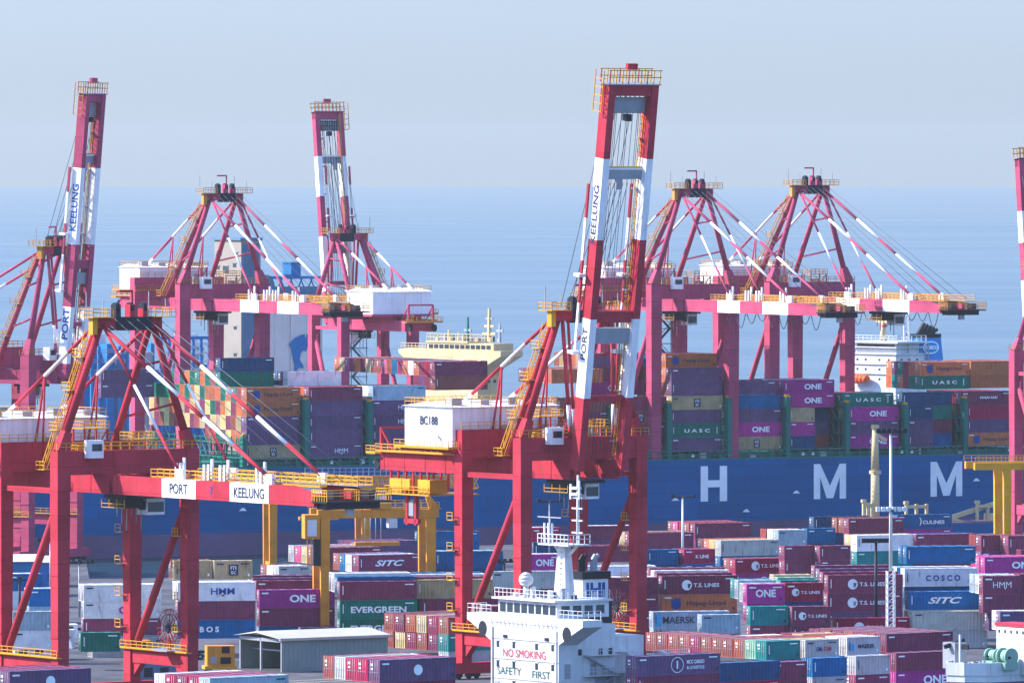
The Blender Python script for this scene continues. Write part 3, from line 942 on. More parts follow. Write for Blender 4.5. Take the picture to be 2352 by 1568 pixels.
    if festoon:
        m = MB(M["cable"])
        for q in range(9):
            v0 = 6 + q * 4.6
            pts = [P(ug[1] + .9, v0 + 4.2 * i / 8, zg0 - .2 - (2.4 + .8 * math.sin(q * 1.7)) * math.sin(math.pi * i / 8)) for i in range(9)]
            m.path(pts, .09, n=5)
        m.build("festoon_cable", root)
    if stair:
        m = MB(M["cable"], RED)
        c = P(b - 3.0, -g - 1.4, zgr)
        z = zgr + 3
        k = 0
        while z < zg0 - 3:
            s2 = 1 if k % 2 else -1
            for o in (0, 1.0):
                m.bar(P(b - 3.2 - s2 * 1.6, -g - 1.4, z + o), P(b - 3.2 + s2 * 1.6, -g - 1.4, z + 3.2 + o), .12, .5 if not o else .1)
            m.box(P(b - 5.2, -g - 2.0, z + 3.1), P(b - 1.2, -g - .8, z + 3.25))
            z += 3.2; k += 1
        for uu in (b - 5.1, b - 1.3):
            m.bar(P(uu, -g - 1.4, zgr), P(uu, -g - 1.4, zg0), .16, .16)
        m.build("stair_tower", root)
    if text:
        for body, t, k, h, w, cmat in text:
            m = MB(M[cmat])
            rt = (BP(0, 1, 0) - BP(0, 0, 0)).normalized()
            upv = (BP(0, 0, 1) - BP(0, 0, 0)).normalized()
            put_text(m, body, BP(ug[0] - .64, t * blen, k), rt, upv, h, w=w, bold=.02)
            m.build("lettering", boom)
    return root

near_kw = dict(g=15.2, b=21.0, zg0=33.2, zg1=36.0, zc1=39.4, zap=57.3, apw=9.0, sp=8.7, blen=51.0,
               house=(-1.6, 17.6, -28.4, -15.9, 43.5))
gantry(138, 16.35, 35, "near red quay crane with lowered boom lettered on white bands, before the blue hull",
       text=[("PORT", .335, 0, 1.45, 4.6, "ink"), ("KEELUNG", .685, 0, 1.45, 7.6, "ink"), ("7", .50, 0, 1.2, .8, "inkblue")],
       **{**near_kw, "b": 21.6, "zg0": 33.4}, trolley_v=3.2)
gantry(1200, 15.6, 35, "red quay crane with raised boom and white machine house marked BC188",
       alpha=82.0, bh=2.1, cuts=[(.19, 0), (.395, 1), (.6, 0), (.81, 1), (1, 0)], name="BC188",
       text=[("PORT", .33, 0, 1.25, 4.8, "ink"), ("KEELUNG", .665, 0, 1.25, 8.6, "ink")],
       trolley_v=-1.2, carriage=True, **{**near_kw, "sp": 7.8, "blen": 57.3})
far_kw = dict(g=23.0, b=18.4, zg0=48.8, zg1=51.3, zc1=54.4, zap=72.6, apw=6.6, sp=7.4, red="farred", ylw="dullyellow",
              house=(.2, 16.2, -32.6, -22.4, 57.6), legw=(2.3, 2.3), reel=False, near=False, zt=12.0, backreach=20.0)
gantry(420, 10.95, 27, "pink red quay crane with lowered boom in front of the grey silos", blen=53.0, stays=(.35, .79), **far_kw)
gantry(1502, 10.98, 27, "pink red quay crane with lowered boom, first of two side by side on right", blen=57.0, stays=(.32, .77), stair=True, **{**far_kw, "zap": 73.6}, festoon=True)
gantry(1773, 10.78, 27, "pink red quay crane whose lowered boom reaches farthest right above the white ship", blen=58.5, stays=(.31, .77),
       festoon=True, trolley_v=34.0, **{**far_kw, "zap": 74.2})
gantry(880, 10.1, 27, "haze-paled red quay crane with raised boom and white house beside the cream ship", away=True, alpha=82.3,
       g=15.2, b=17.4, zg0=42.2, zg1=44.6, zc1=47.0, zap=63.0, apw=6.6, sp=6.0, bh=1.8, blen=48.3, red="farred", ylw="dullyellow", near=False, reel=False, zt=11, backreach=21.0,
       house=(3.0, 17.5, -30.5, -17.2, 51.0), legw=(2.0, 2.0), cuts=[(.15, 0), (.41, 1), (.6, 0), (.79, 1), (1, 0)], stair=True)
gantry(64, 12.0, 55, "haze-paled red quay crane with tall raised boom lettered down one side, by the left edge", alpha=84.5,
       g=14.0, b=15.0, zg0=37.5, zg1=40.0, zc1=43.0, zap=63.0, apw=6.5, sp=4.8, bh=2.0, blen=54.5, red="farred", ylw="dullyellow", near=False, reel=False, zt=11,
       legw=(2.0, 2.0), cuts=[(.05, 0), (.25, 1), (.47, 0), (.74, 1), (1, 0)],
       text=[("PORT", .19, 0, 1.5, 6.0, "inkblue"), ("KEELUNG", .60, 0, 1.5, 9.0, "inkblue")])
gantry(2503, 11.5, 27, "haze-paled red quay crane cut by the right edge, only a leg and boom showing", away=True, alpha=84.0,
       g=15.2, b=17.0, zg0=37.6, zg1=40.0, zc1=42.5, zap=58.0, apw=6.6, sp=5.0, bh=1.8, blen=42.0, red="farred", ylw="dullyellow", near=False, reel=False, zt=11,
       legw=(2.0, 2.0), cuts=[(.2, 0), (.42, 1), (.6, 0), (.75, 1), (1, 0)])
# ------------------------------------------------------------------ containers
HC, STD = 2.90, 2.59
COL = dict(
    M=((0.25, 0.045, 0.105), "maroon"), P=((0.165, 0.08, 0.185), "dark purple-brown"), R=((0.40, 0.016, 0.075), "crimson"),
    C=((0.34, 0.095, 0.08), "salmon red"), O=((0.60, 0.18, 0.075), "orange"), T=((0.46, 0.35, 0.20), "tan"), Y=((0.62, 0.50, 0.26), "cream"),
    G=((0.004, 0.18, 0.125), "green"), E=((0.008, 0.26, 0.25), "teal"), B=((0.002, 0.13, 0.32), "blue"), N=((0.015, 0.075, 0.18), "navy"),
    A=((0.004, 0.19, 0.48), "bright blue"), W=((0.78, 0.79, 0.80), "white"), S=((0.48, 0.49, 0.48), "grey"), L=((0.40, 0.53, 0.62), "pale blue"),
    K=((0.46, 0.035, 0.27), "magenta"), H=((0.60, 0.08, 0.25), "pink"), V=((0.26, 0.46, 0.34), "pale green"),
)
LIGHT = set("WSLY")
_body, _door, _let = {}, {}, {}
WID = 2.44

def body_mesh(L, h, flat):
    k = (L, h, flat)
    if k in _body: return _body[k]
    m = MB(CPAINT, CROOF)
    fr = 0.16
    # corner posts, rails
    for x in (0, L - fr):
        for y in (0, WID - fr):
            m.box((x, y, 0), (x + fr, y + fr, h))
    for y in (0, WID - fr):
        m.box((fr, y, 0), (L - fr, y + fr, 0.14))
        m.box((fr, y, h - 0.12), (L - fr, y + fr, h))
    for x in (0, L - fr):
        m.box((x, fr, h - 0.14), (x + fr, WID - fr, h - .002))
        m.box((x, fr, 0), (x + fr, WID - fr, 0.14))
    z0, z1 = 0.14, h - 0.12
    n = max(2, int(L / (0.56 if not flat else 1.6)))
    d = 0.095 if not flat else 0.02
    x0, x1 = fr, L - fr
    prof = []
    p = (x1 - x0) / n
    for q in range(n):
        a = x0 + q * p
        prof += [(a, 0.03), (a + p * .34, 0.03), (a + p * .5, 0.03 + d), (a + p * .84, 0.03 + d)]
    prof.append((x1, 0.03))
    for (a, ya), (c, yc) in zip(prof, prof[1:]):
        m.face([(a, ya, z0), (c, yc, z0), (c, yc, z1), (a, ya, z1)])
    m.face([(x0, WID - .04, z0), (x1, WID - .04, z0), (x1, WID - .04, z1), (x0, WID - .04, z1)])
    m.face([(L - .04, fr, .14), (L - .04, WID - fr, .14), (L - .04, WID - fr, h - .14), (L - .04, fr, h - .14)])
    nr = max(3, int(L / 1.05))
    for q in range(nr):
        a, c = x0 + (x1 - x0) * q / nr, x0 + (x1 - x0) * (q + 1) / nr
        zz = h - .02 if q % 2 else h - .06
        m.face([(a, fr, zz), (c, fr, zz), (c, WID - fr, zz), (a, WID - fr, zz)], 1)
    m.face([(x0, .1, .1), (x1, .1, .1), (x1, WID - .1, .1), (x0, WID - .1, .1)])
    _body[k] = m.mesh("shipping_container")
    return _body[k]

def door_mesh(h):
    if h in _door: return _door[h]
    m = MB(CPAINT, M["steel"], M["letter"])
    fr = 0.16
    m.box((0.03, fr, .14), (0.09, WID / 2 - .015, h - .14))
    m.box((0.03, WID / 2 + .015, .14), (0.09, WID - fr, h - .14))
    for y in (.45, .95, WID - .95, WID - .45):
        m.tube((-.02, y, .1), (-.02, y, h - .1), .035, n=5, mi=1)
        m.box((-.04, y - .16, h * .42), (.02, y + .16, h * .45), 1)
    m.box((0.0, WID * .60, h * .72), (.02, WID * .86, h * .82), 2)
    m.box((0.0, WID * .60, h * .55), (.02, WID * .82, h * .62), 2)
    _door[h] = m.mesh("door")
    return _door[h]

def logo_disc(m, cx, cz, r, mi, n=20, y=-.06):
    m.face([(cx + r * math.cos(2 * math.pi * k / n), y, cz + r * math.sin(2 * math.pi * k / n)) for k in range(n)], mi)

def letter_mesh(key, L, h):
    k = (key, L, h)
    if k in _let: return _let[k]
    w = key.split("/")[0]
    XR, ZU = (1, 0, 0), (0, 0, 1)
    y = -.05
    cx, cz = L / 2, h / 2
    W_, D_, B_, S_, R_ = 0, 1, 2, 3, 4
    m = MB(M["letter"], M["ink"], M["inkblue"], M["starblue"], M["inkred"])
    T = lambda s, x, z, hh, ww=None, mi=0, **kw: put_text(m, s, (x, y, z), XR, ZU, hh, ww, mi, **kw)
    Q = lambda x0, z0, x1, z1, mi: m.face([(x0, y, z0), (x1, y, z0), (x1, y, z1), (x0, y, z1)], mi)
    big = L > 8
    if w == "ONE":
        T("ONE", cx + (.9 if big else .0), cz + .05, 1.2, 4.2 if big else 3.2, bold=.035)
    elif w == "HAPAG":
        Q(L * .13, h * .3, L * .25, h * .72, B_); Q(L * .15, h * .22, L * .23, h * .3, B_); Q(L * .16, h * .72, L * .25, h * .8, B_)
        T("Hapag-Lloyd", L * .59, cz, .95, L * .52, D_, bold=.008)
    elif w == "TS":
        r = .82 if big else .6
        c = L * .33 if big else L * .27
        logo_disc(m, c, cz, r, W_)
        m.face([(c + r * .2, y - .01, cz - r * .6), (c + r * .55, y - .01, cz - r * .6), (c + r * .8, y - .01, cz + .2), (c + .1, y - .01, cz + .2)], D_)
        T("T.S. LINES", L * .59 if big else L * .66, cz - .02, .62 if big else .45, L * .34 if big else L * .5, bold=.02)
    elif w == "EVERGREEN":
        T("EVERGREEN", cx, cz, 1.0, L * .72, bold=.03)
    elif w == "MAERSK":
        Q(.35, h * .15, 1.35, h * .85, S_)
        T("MAERSK", L * .34, cz, 1.05, L * .42, D_, bold=.012)
    elif w == "COSCO":
        T("C O S C O", cx + .3, cz - .1, .95, L * .47, B_, bold=.03)
    elif w == "SITC":
        T("SITC", cx - .2, cz + .05, 1.05, L * .46, W_, shear=.35, bold=.03)
    elif w == "NBOS":
        T("N B O S", L * .35, cz, .9, L * .36, W_, bold=.04)
    elif w == "HMM":
        T("HMM", L * .52 if not big else L * .60, cz + .05, .95, 3.0, W_)
        Q(L * .585, h * .28, L * .615, h * .36, W_)
    elif w == "HMMB":
        T("HMM", L * .58, cz + .05, 1.05, 3.7, B_, bold=.01)
        Q(L * .565, h * .25, L * .60, h * .34, R_)
    elif w == "UASC":
        T("U A S C", L * .50, cz, .75, L * .50, W_, bold=.03)
        Q(L * .88, h * .25, L * .895, h * .75, W_)
    elif w == "MSC":
        Q(cx - .75, cz - .85, cx + .75, cz + .85, D_)
        put_text(m, "m", (cx, y - .01, cz + .35), XR, ZU, .55, .9, W_)
        put_text(m, "sc", (cx, y - .01, cz - .4), XR, ZU, .5, .8, W_)
    elif w == "KLINE":
        T("K LINE", L * .58, cz, .6, L * .42, W_, bold=.03)
    elif w == "CUL":
        T("CULINES", L * .66, cz - .1, .75, L * .40, W_, bold=.03)
        T(")", L * .42, cz + .1, 1.6, .5, W_, bold=.04)
    elif w == "MLC":
        for q in range(24):
            a0, a1 = 2 * math.pi * q / 24, 2 * math.pi * (q + 1) / 24
            for r0, r1 in ((.95, 1.05),):
                m.face([(L * .48 + r0 * math.cos(a0), y, cz + r0 * math.sin(a0)), (L * .48 + r1 * math.cos(a0), y, cz + r1 * math.sin(a0)),
                        (L * .48 + r1 * math.cos(a1), y, cz + r1 * math.sin(a1)), (L * .48 + r0 * math.cos(a1), y, cz + r0 * math.sin(a1))], W_)
        Q(L * .48 - .12, cz - .5, L * .48 + .12, cz + .55, W_)
        T("MCC CARGO", L * .70, cz + .35, .5, 2.9, W_, bold=.04)
        T("& LOGISTICS", L * .70, cz - .4, .42, 2.9, W_, bold=.03)
    elif w == "RING":
        logo_disc(m, cx, cz, .7, W_)
        Q(cx - .1, cz - .45, cx + .1, cz + .45, D_)
    elif w == "ONER":       # white reefer with a magenta word
        m.mats[4] = M["inkmag"]
        T("ONE", L * .60, cz, 1.2, 3.6, R_, bold=.04)
    elif w == "WAN":
        T("WAN HAI", L * .55, cz + .1, .55, L * .36, W_, shear=.3, bold=.03)
    elif w == "CMA":
        T("CMA", L * .42, cz, .6, 1.1, B_, bold=.03)
        T("CGM", L * .66, cz, .6, 1.3, R_, bold=.03)
    elif w == "MSK2":
        Q(.5, h * .3, 1.3, h * .65, S_)
        T("MAERSK", L * .58, cz, .6, L * .5, D_, bold=.03)
    # small marks found on every box: number, plates
    if w not in ("", "COSCO", "MAERSK", "HMMB", "ONER", "CMA", "MSK2", "DARK", "MSC"):
        mi = W_
    else:
        mi = D_ if w else W_
    var = key.split("/")[1] if "/" in key else "0"
    if var in "02":
        Q(L - 1.9, h * .80, L - .5, h * .86, mi)
    if var in "12":
        Q(.42, h * .30, .56, h * .78, mi)
    if var in "03":
        Q(.4, h * .78, 1.5, h * .86, mi)
    Q(L - .75, h * .16, L - .45, h * .30, 1 if mi == 0 else 0)
    _let[k] = m.mesh("lettering")
    return _let[k]

M["inkmag"] = mat("lettering_magenta", (0.42, 0.018, 0.235), 0.6)
WORDS = dict(HAPAG="with dark blue lettering", TS="with white disc and lettering", ONE="with big white letters", EVERGREEN="with bold white lettering", MAERSK="with dark lettering and blue square",
             COSCO="with spaced blue letters", SITC="with slanted white letters", NBOS="with spaced white letters", HMM="with short white lettering", HMMB="with short blue lettering",
             UASC="with small spaced white letters", MSC="with dark square emblem", KLINE="with small white lettering", CUL="with white lettering", MLC="with white ring and lettering",
             RING="with white round emblem", ONER="with magenta lettering", WAN="with white script", CMA="with small red and blue lettering", MSK2="with small dark lettering")
ORD = ["", "first", "second", "third", "fourth", "fifth", "sixth", "seventh", "eighth", "ninth", "tenth", "eleventh", "twelfth", "thirteenth",
       "fourteenth", "fifteenth", "sixteenth", "seventeenth", "eighteenth", "nineteenth"]
n_cont = [0]
def container(p, deg, tok, L, h, label, group, door=True, letter=True):
    """tok: colour letter, optionally ':WORD'; p is the lower corner where the long side and the left end meet"""
    c, w = (tok.split(":") + [""])[:2]
    rgb = COL[c][0]
    k = 1.0 + random.uniform(-.13, .13)
    rgb = tuple(min(1, max(0, q * k * (1 + random.uniform(-.05, .05)))) for q in rgb)
    ob = bpy.data.objects.new("shipping_container", body_mesh(L, h, c in "W"))
    col.objects.link(ob)
    ob.location = p; ob.rotation_euler = (0, 0, R(deg)); ob.color = (*rgb, 1)
    tag(ob, label, "container", group)
    if door:
        d = bpy.data.objects.new("door", door_mesh(h))
        col.objects.link(d); d.parent = ob; d.color = ob.color
    if letter:
        key = w if w else ("DARK" if c in LIGHT else "")
        l = bpy.data.objects.new("lettering", letter_mesh(key + "/" + str(random.randint(0, 3)), L, h))
        col.objects.link(l); l.parent = ob; l.color = ob.color
    ob["_order"] = n_cont[0]
    n_cont[0] += 1
    return ob

def describe(tok):
    c, w = (tok.split(":") + [""])[:2]
    return COL[c][1] + " container" + (" " + WORDS[w] if w else "")

def stack(x, ytop, tiers, where, n=None, s=None, L=12.19, deg=12, h=HC, zg=3.2, rows=0, rowcol="MPMBRMS", group="containers stacked in the yard", rowpitch=2.75,
          rowtiers=1, rowdz=None, door=True, dz=None, lettered=True):
    """x, ytop: where the upper left corner of the front box's long side shows"""
    t = R(deg)
    if s is None:
        s = (ytop - 372) / (CAMH - zg - n * h)
    p = world_at(x, ytop, s)
    u = Vector((math.cos(t), math.sin(t), 0)); v = Vector((math.sin(t), -math.cos(t), 0))
    z = p.z
    place = ["top of", "second down in", "third down in", "fourth down in", "fifth down in", "sixth down in", "seventh down in"]
    for k, tok in enumerate(tiers):
        z -= h + .02
        if tok == "-": continue
        q = p + u * random.uniform(-.06, .06); q.z = z
        container(q, deg, tok, L, h, f"{describe(tok)}, {place[k]} {where}", group, door)
    for r in range(1, rows + 1):
        zz = p.z
        for k in range(rowtiers):
            zz -= h + .02
            tok = rowcol[(r - 1 + k * 3) % len(rowcol)]
            q = p - v * (rowpitch * r) + u * random.uniform(-.12, .12)
            q.z = zz + (rowdz[r - 1] * h if rowdz else 0)
            tt = "" if k == 0 else ", second down,"
            container(q, deg, tok, L, h, f"{describe(tok)}{tt} {ORD[r]} row behind {where}", group, door, letter=False)

# ---- yard, far right ---------------------------------------------------------
FR = dict(deg=23)
stack(1870, 1186, ["N", "B"], "stack left of the cream derrick post", n=2, **FR)
stack(2062, 1182, ["B:CUL", "K"], "stack right of the cream derrick post", n=2, **FR)
stack(1460, 1224, ["M", "M"], "stack right of the raised crane's right leg", n=2, rows=2, rowcol="MY", **FR)
stack(1950, 1191, ["M", "M"], "stack directly under the cream derrick post", n=2, rows=2, rowcol="CC", **FR)
stack(1597, 1202, ["M", "M"], "farthest stack below the first hull letter", n=2, rows=4, rowcol="CCHCY", **FR)
stack(1787, 1217, ["L", "B"], "short pale stack below the middle hull letter", n=2, L=6.06, rows=2, rowcol="WC", **FR)
stack(1854, 1213, ["B", "N"], "short blue stack below the middle hull letter", n=2, L=6.06, **FR)
stack(2104, 1227, ["M", "M"], "stack behind the plain blue container on right", n=3, rows=1, rowcol="B", **FR)
stack(2254, 1229, ["M", "P"], "short stack left of the yellow gantry leg", n=3, L=6.06, rows=1, rowcol="C", **FR)
stack(2316, 1230, ["M", "M"], "stack cut by the right edge beside the yellow leg", n=3, rows=1, rowcol="C", **FR)
stack(1655, 1241, ["S", "B"], "stack in the far yard with three bright ends", n=2, rows=3, rowcol="YOC", **FR)
stack(1968, 1229, ["W", "E", "W"], "stack behind the dark floodlight mast head", n=3, rows=1, rowcol="Y", **FR)
stack(1487, 1262, ["B", "N"], "low blue stack right of the raised crane's leg", n=3, h=STD, L=6.06, **FR)
stack(1571, 1261, ["R:KLINE", "B"], "low stack beneath the grey container", n=3, h=STD, L=6.06, rows=1, rowcol="P", **FR)
stack(1802, 1253, ["M", "M"], "short stack right of the grey container", n=3, h=STD, L=6.06, **FR)
stack(1883, 1253, ["M", "M"], "short stack left of the dark floodlight mast", n=3, h=STD, L=6.06, **FR)
stack(1689, 1283, ["R:TS", "K:ONE"], "stack just behind the magenta pair", n=2, h=STD, deg=24, rows=1, rowcol="C")
stack(2081, 1255, ["B"], "stack right of the white lattice mast", n=4, deg=12, rows=1, rowcol="B")
stack(2262, 1279, ["K:ONE", "M"], "stack near the right edge with pink ends", n=3, deg=15, rows=2, rowcol="HH")
stack(18, 1318, ["B", "W"], "blue stack by the leftmost crane leg", n=2, deg=11, L=6.06, rows=1, rowcol="W")
stack(66, 1352, ["A", "L"], "small blue stack behind the leaning brace on left", n=2, deg=11, L=6.06, rows=1, rowcol="W")
stack(30, 1404, ["L", "W"], "pale low stack at the left edge", n=2, deg=11, s=15.0, L=6.06)
stack(84, 1446, ["W"], "single white box left of the nearest crane leg", n=1, deg=11, L=6.06)
stack(186, 1452, ["G"], "single green box beneath the white stack", n=1, deg=11, s=15.2, L=6.06)
stack(212, 1466, ["S"], "grey box on the quay between the lowered crane's legs", n=1, deg=20)
stack(690, 1440, ["P"], "box tucked between the magenta stack and the orange gantry", n=1, deg=11, L=6.06)
stack(1110, 1392, ["M", "L"], "stack half hidden behind the white ship's wing", n=3, deg=12, rows=1, rowcol="S")
stack(968, 1375, ["M", "B"], "stack beside the green lettered pair", n=3, deg=12)
stack(2298, 1404, ["P", "S"], "stack behind the red topped bow wall", n=3, deg=12, rows=1, rowcol="W")
stack(2345, 1262, ["M"], "dark box at the edge under the yellow gantry", n=3, deg=15)
stack(640, 1300, ["S", "M"], "low pale stack by the water beside the four bright ends", n=2, deg=26, L=6.06, rows=2, rowcol="WC")
# ---- yard, middle right ------------------------------------------------------
stack(1346, 1300, ["W"], "stack behind the raised crane's right leg", n=3, rows=1, rowcol="S")
stack(1338, 1327, ["M", "M", "M"], "stack half behind the raised crane's right leg", n=4, rows=2, rowcol="WM")
stack(1715, 1341, ["K:ONE", "K"], "short stack above the teal container", n=4, L=6.06, rows=3, rowcol="SLE", rowdz=[.0, .12, .12])
stack(1804, 1338, ["R:TS", "N"], "short stack right of the magenta pair", n=4, L=6.06, rows=3, rowcol="EVY", rowdz=[.1, .2, .3])
stack(1902, 1320, ["M:TS", "M:TS", "P"], "tall stack left of the white lattice mast", n=4, rows=3, rowcol="MPM", rowdz=[.12, .25, .38])
stack(2078, 1305, ["W:COSCO", "N"], "stack right of the lattice mast foot", n=4, rows=2, rowcol="BW")
stack(2257, 1322, ["M:HMM", "M"], "short stack right of the spaced blue letters", n=4, L=6.06, rows=2, rowcol="WL")
stack(2342, 1318, ["M", "M"], "stack cut by the right edge in the middle yard", n=4, rows=1, rowcol="M")
stack(1520, 1322, ["M:TS", "O:HAPAG", "R"], "stack behind the dark-lettered pale container", n=4, rows=3, rowcol="MWM", rowdz=[.1, .2, .3])
stack(2270, 1363, ["M", "P"], "short stack above the white bow wall", n=3, L=6.06)
stack(2087, 1358, ["A:SITC"], "nearer stack right of the lattice mast foot", n=3, rows=0)
stack(1723, 1392, ["E", "M"], "short stack right of the pale containers", n=3, L=6.06)
stack(1820, 1392, ["M:TS", "M:TS"], "short stack beside the teal container", n=3, L=6.06)
stack(2097, 1404, ["S", "S"], "grey stack above the white bow wall", n=2, rows=1, rowcol="Y")
stack(1917, 1419, ["R:TS"], "red row at the foot of the masts", n=2)
stack(1500, 1404, ["L:MAERSK", "L:MAERSK"], "pale stack right of the raised crane's leg", n=3, h=STD, deg=13)
stack(1612, 1411, ["L", "S"], "short pale stack beside the dark-lettered container", n=3, h=STD, L=6.06, s=15.2, deg=13)
# ---- yard, centre between the crane legs ---------------------------------------
stack(958, 1220, ["B", "B"], "farthest blue stack between the raised crane's left legs", n=2)
stack(1335, 1208, ["M", "P"], "farthest stack behind the thin diagonal brace on right", n=2, rows=1, rowcol="W")
stack(1222, 1212, ["R"], "distant low stack behind the mast of the white ship", n=2, L=6.06, rows=2, rowcol="WC", deg=23)
stack(1225, 1245, ["N"], "small blue stack behind the white ship's mast", n=2, L=6.06)
stack(999, 1266, ["B", "N"], "second blue stack between the raised crane's left legs", n=3, rows=1, rowcol="L")
stack(1335, 1253, ["M"], "stack behind the funnel of the white ship", n=3, rows=1, rowcol="M")
stack(1212, 1273, ["K:ONE", "S"], "short stack beside the white ship's mast column", n=3, L=6.06, rows=1, rowcol="W")
stack(1130, 1312, ["S", "R"], "short stack above the white ship's bridge roof", n=3, L=12.19)
stack(957, 1331, ["T", "P", "P"], "stack right of the green lettered stack", n=4, rows=3, rowcol="MWB", rowdz=[.1, .2, .25])
stack(818, 1243, ["P"], "raised row over the slanted white letters", n=3, deg=26, rows=2, rowcol="MP")
stack(735, 1258, ["M", "C"], "stack with four bright ends by the orange gantry", n=3, deg=26, rows=4, rowcol="CYHS", rowtiers=1)
stack(824, 1275, ["M:SITC", "M"], "stack inside the orange gantry", n=3, deg=26, rows=3, rowcol="WBC", rowtiers=1, rowdz=[.0, .0, .0])
stack(781, 1335, ["M", "G:EVERGREEN", "G:EVERGREEN"], "tall stack behind the warehouse", n=4, deg=11, rows=3, rowcol="BWS", rowdz=[.2, .35, .35])
stack(588, 1333, ["M"], "row behind the magenta container left of the gantry", s=14.25, deg=11, rows=2, rowcol="PM", rowdz=[.1, .2])
stack(596, 1354, ["K:ONE", "M", "B"], "stack left of the orange gantry leg", n=3, deg=11)
stack(400, 1287, ["T:MSC"], "tan pair on the white containers, left one", n=5, L=6.06, deg=11, s=14.66, rows=1, rowcol="C")
stack(492, 1287, ["T:MSC"], "tan pair on the white containers, right one", n=5, L=6.06, deg=11, s=14.66)
stack(409, 1337, ["W:HMMB", "M", "B:NBOS"], "stack right of the lowered crane's nearest leg", n=4, deg=11, rows=1, rowcol="W")
stack(192, 1343, ["W", "W:ONER", "M", "S"], "white stack between the lowered crane's legs", n=4, deg=11, h=2.6, s=14.75, rows=1, rowcol="W")
# ---- quay stack of bright ends -------------------------------------------------
QS = dict(deg=38, group="containers stacked on the quay apron")
stack(1030, 1417, ["C", "E", "S"], "quay stack by the raised crane's portal", n=3, h=STD, rows=5, rowcol="MYCMC", rowtiers=2, **QS)
# ---- deck cargo of the white ship ------------------------------------------------
DK = dict(deg=36, group="containers on the white ship's deck")
stack(871, 1515, ["P:RING", "M", "R"], "deck bay in front of the white bridge", s=17.75, rows=4, rowcol="RRSC", rowpitch=2.56, **DK)
stack(21, 1541, ["P:RING", "M", "R"], "deck bay at the lower left corner", s=18.3, rows=3, rowcol="RMM", rowpitch=2.56, **DK)
stack(482, 1556, ["L", "M"], "low deck bay below the warehouse", s=18.05, rows=4, rowcol="RMRW", rowpitch=2.56, **DK)
stack(1760, 1472, ["E", "B"], "aft deck bay with the long row of door ends", s=16.4, L=6.06, h=STD, rows=10, rowcol="VCCCCMCCCC", rowpitch=2.56, **DK)
stack(1850, 1469, ["S:CMA"], "second short bay of the aft deck", s=16.3, L=6.06, h=STD, rows=5, rowcol="YCMCW", rowpitch=2.56, **DK)
stack(1945, 1463, ["S:MSK2"], "third short bay of the aft deck", s=16.2, L=6.06, h=STD, rows=5, rowcol="WCCYM", rowpitch=2.56, **DK)
stack(2036, 1455, ["M", "P"], "long bay at the aft end of the deck", s=16.1, h=STD, rows=6, rowcol="CMCMCM", rowpitch=2.56, **DK)
stack(1630, 1523, ["N", "R"], "lower deck row beside the ringed container", s=16.9, h=STD, L=12.19, **DK)
stack(1774, 1520, ["M", "M"], "lower deck row under the teal container", s=16.8, h=STD, L=6.06, **DK)
stack(1866, 1511, ["B", "S"], "lower deck row right of the maroon one", s=16.7, h=STD, L=6.06, **DK)
stack(1965, 1506, ["S", "M"], "lower deck row under the small dark lettering", s=16.6, h=STD, L=6.06, **DK)
stack(2058, 1499, ["M", "K:ONE"], "lower deck row left of the white bow", s=16.5, h=STD, **DK)
stack(1463, 1507, ["P:MLC", "M"], "nearest row behind the white bridge", s=17.5, deg=36, h=STD, L=13.72, group="containers on the white ship's deck")
# ------------------------------------------------------------------ the big blue ship
SD = 27
T27 = math.tan(R(SD))
sp0 = world_at(750, 372, 11.2)
def on_side(x, back=0.0):
    """point of the ship's near container face that shows at picture x"""
    k = (x - 1176) / FD
    Y = (sp0.y - sp0.x * T27) / (1 - k * T27)
    return Vector((k * Y, Y, 0))
un = Vector((math.cos(R(SD)), math.sin(R(SD)), 0)); vn = Vector((math.sin(R(SD)), -math.cos(R(SD)), 0))
ship = empty("container_ship", on_side(750), R(SD), "huge blue container ship with giant white letters along its side", "ship")
SP = lambda u, v, z: Vector((u, -v, z))
def ship_u(x):
    return (on_side(x) - on_side(750)).dot(un)
ua_, ub_ = ship_u(-60) - 30, ship_u(2420) + 40
HTOP = 17.6
m = MB(M["hull"], M["boot"])
vo = 2.6                                   # hull side stands out from the boxes
BE = 51.0
def ring(u, half, z, mid=-23.5):
    return [SP(u, mid + half, z), SP(u, mid - half, z)]
for z0, z1, mi, e in ((-8, 4.6, 1, 0.0), (4.62, HTOP, 0, 0.02)):
    half = BE / 2 + .6 + e
    secs = [(ua_ - 62, .6), (ua_ - 40, half * .55), (ua_ - 14, half * .9), (ua_, half), (ub_, half), (ub_ + 16, half * .85), (ub_ + 34, half * .7)]
    for (u0, h0), (u1, h1) in zip(secs, secs[1:]):
        a = ring(u0, h0, z0) + ring(u0, h0, z1); c = ring(u1, h1, z0) + ring(u1, h1, z1)
        m.face([a[0], c[0], c[2], a[2]], mi); m.face([a[1], a[3], c[3], c[1]], mi)
        m.face([a[2], c[2], c[3], a[3]], mi)
    a = ring(secs[-1][0], secs[-1][1], z0) + ring(secs[-1][0], secs[-1][1], z1)
    m.face([a[0], a[1], a[3], a[2]], mi)
m.build("hull", ship)
vside = -23.5 + BE / 2 + .62
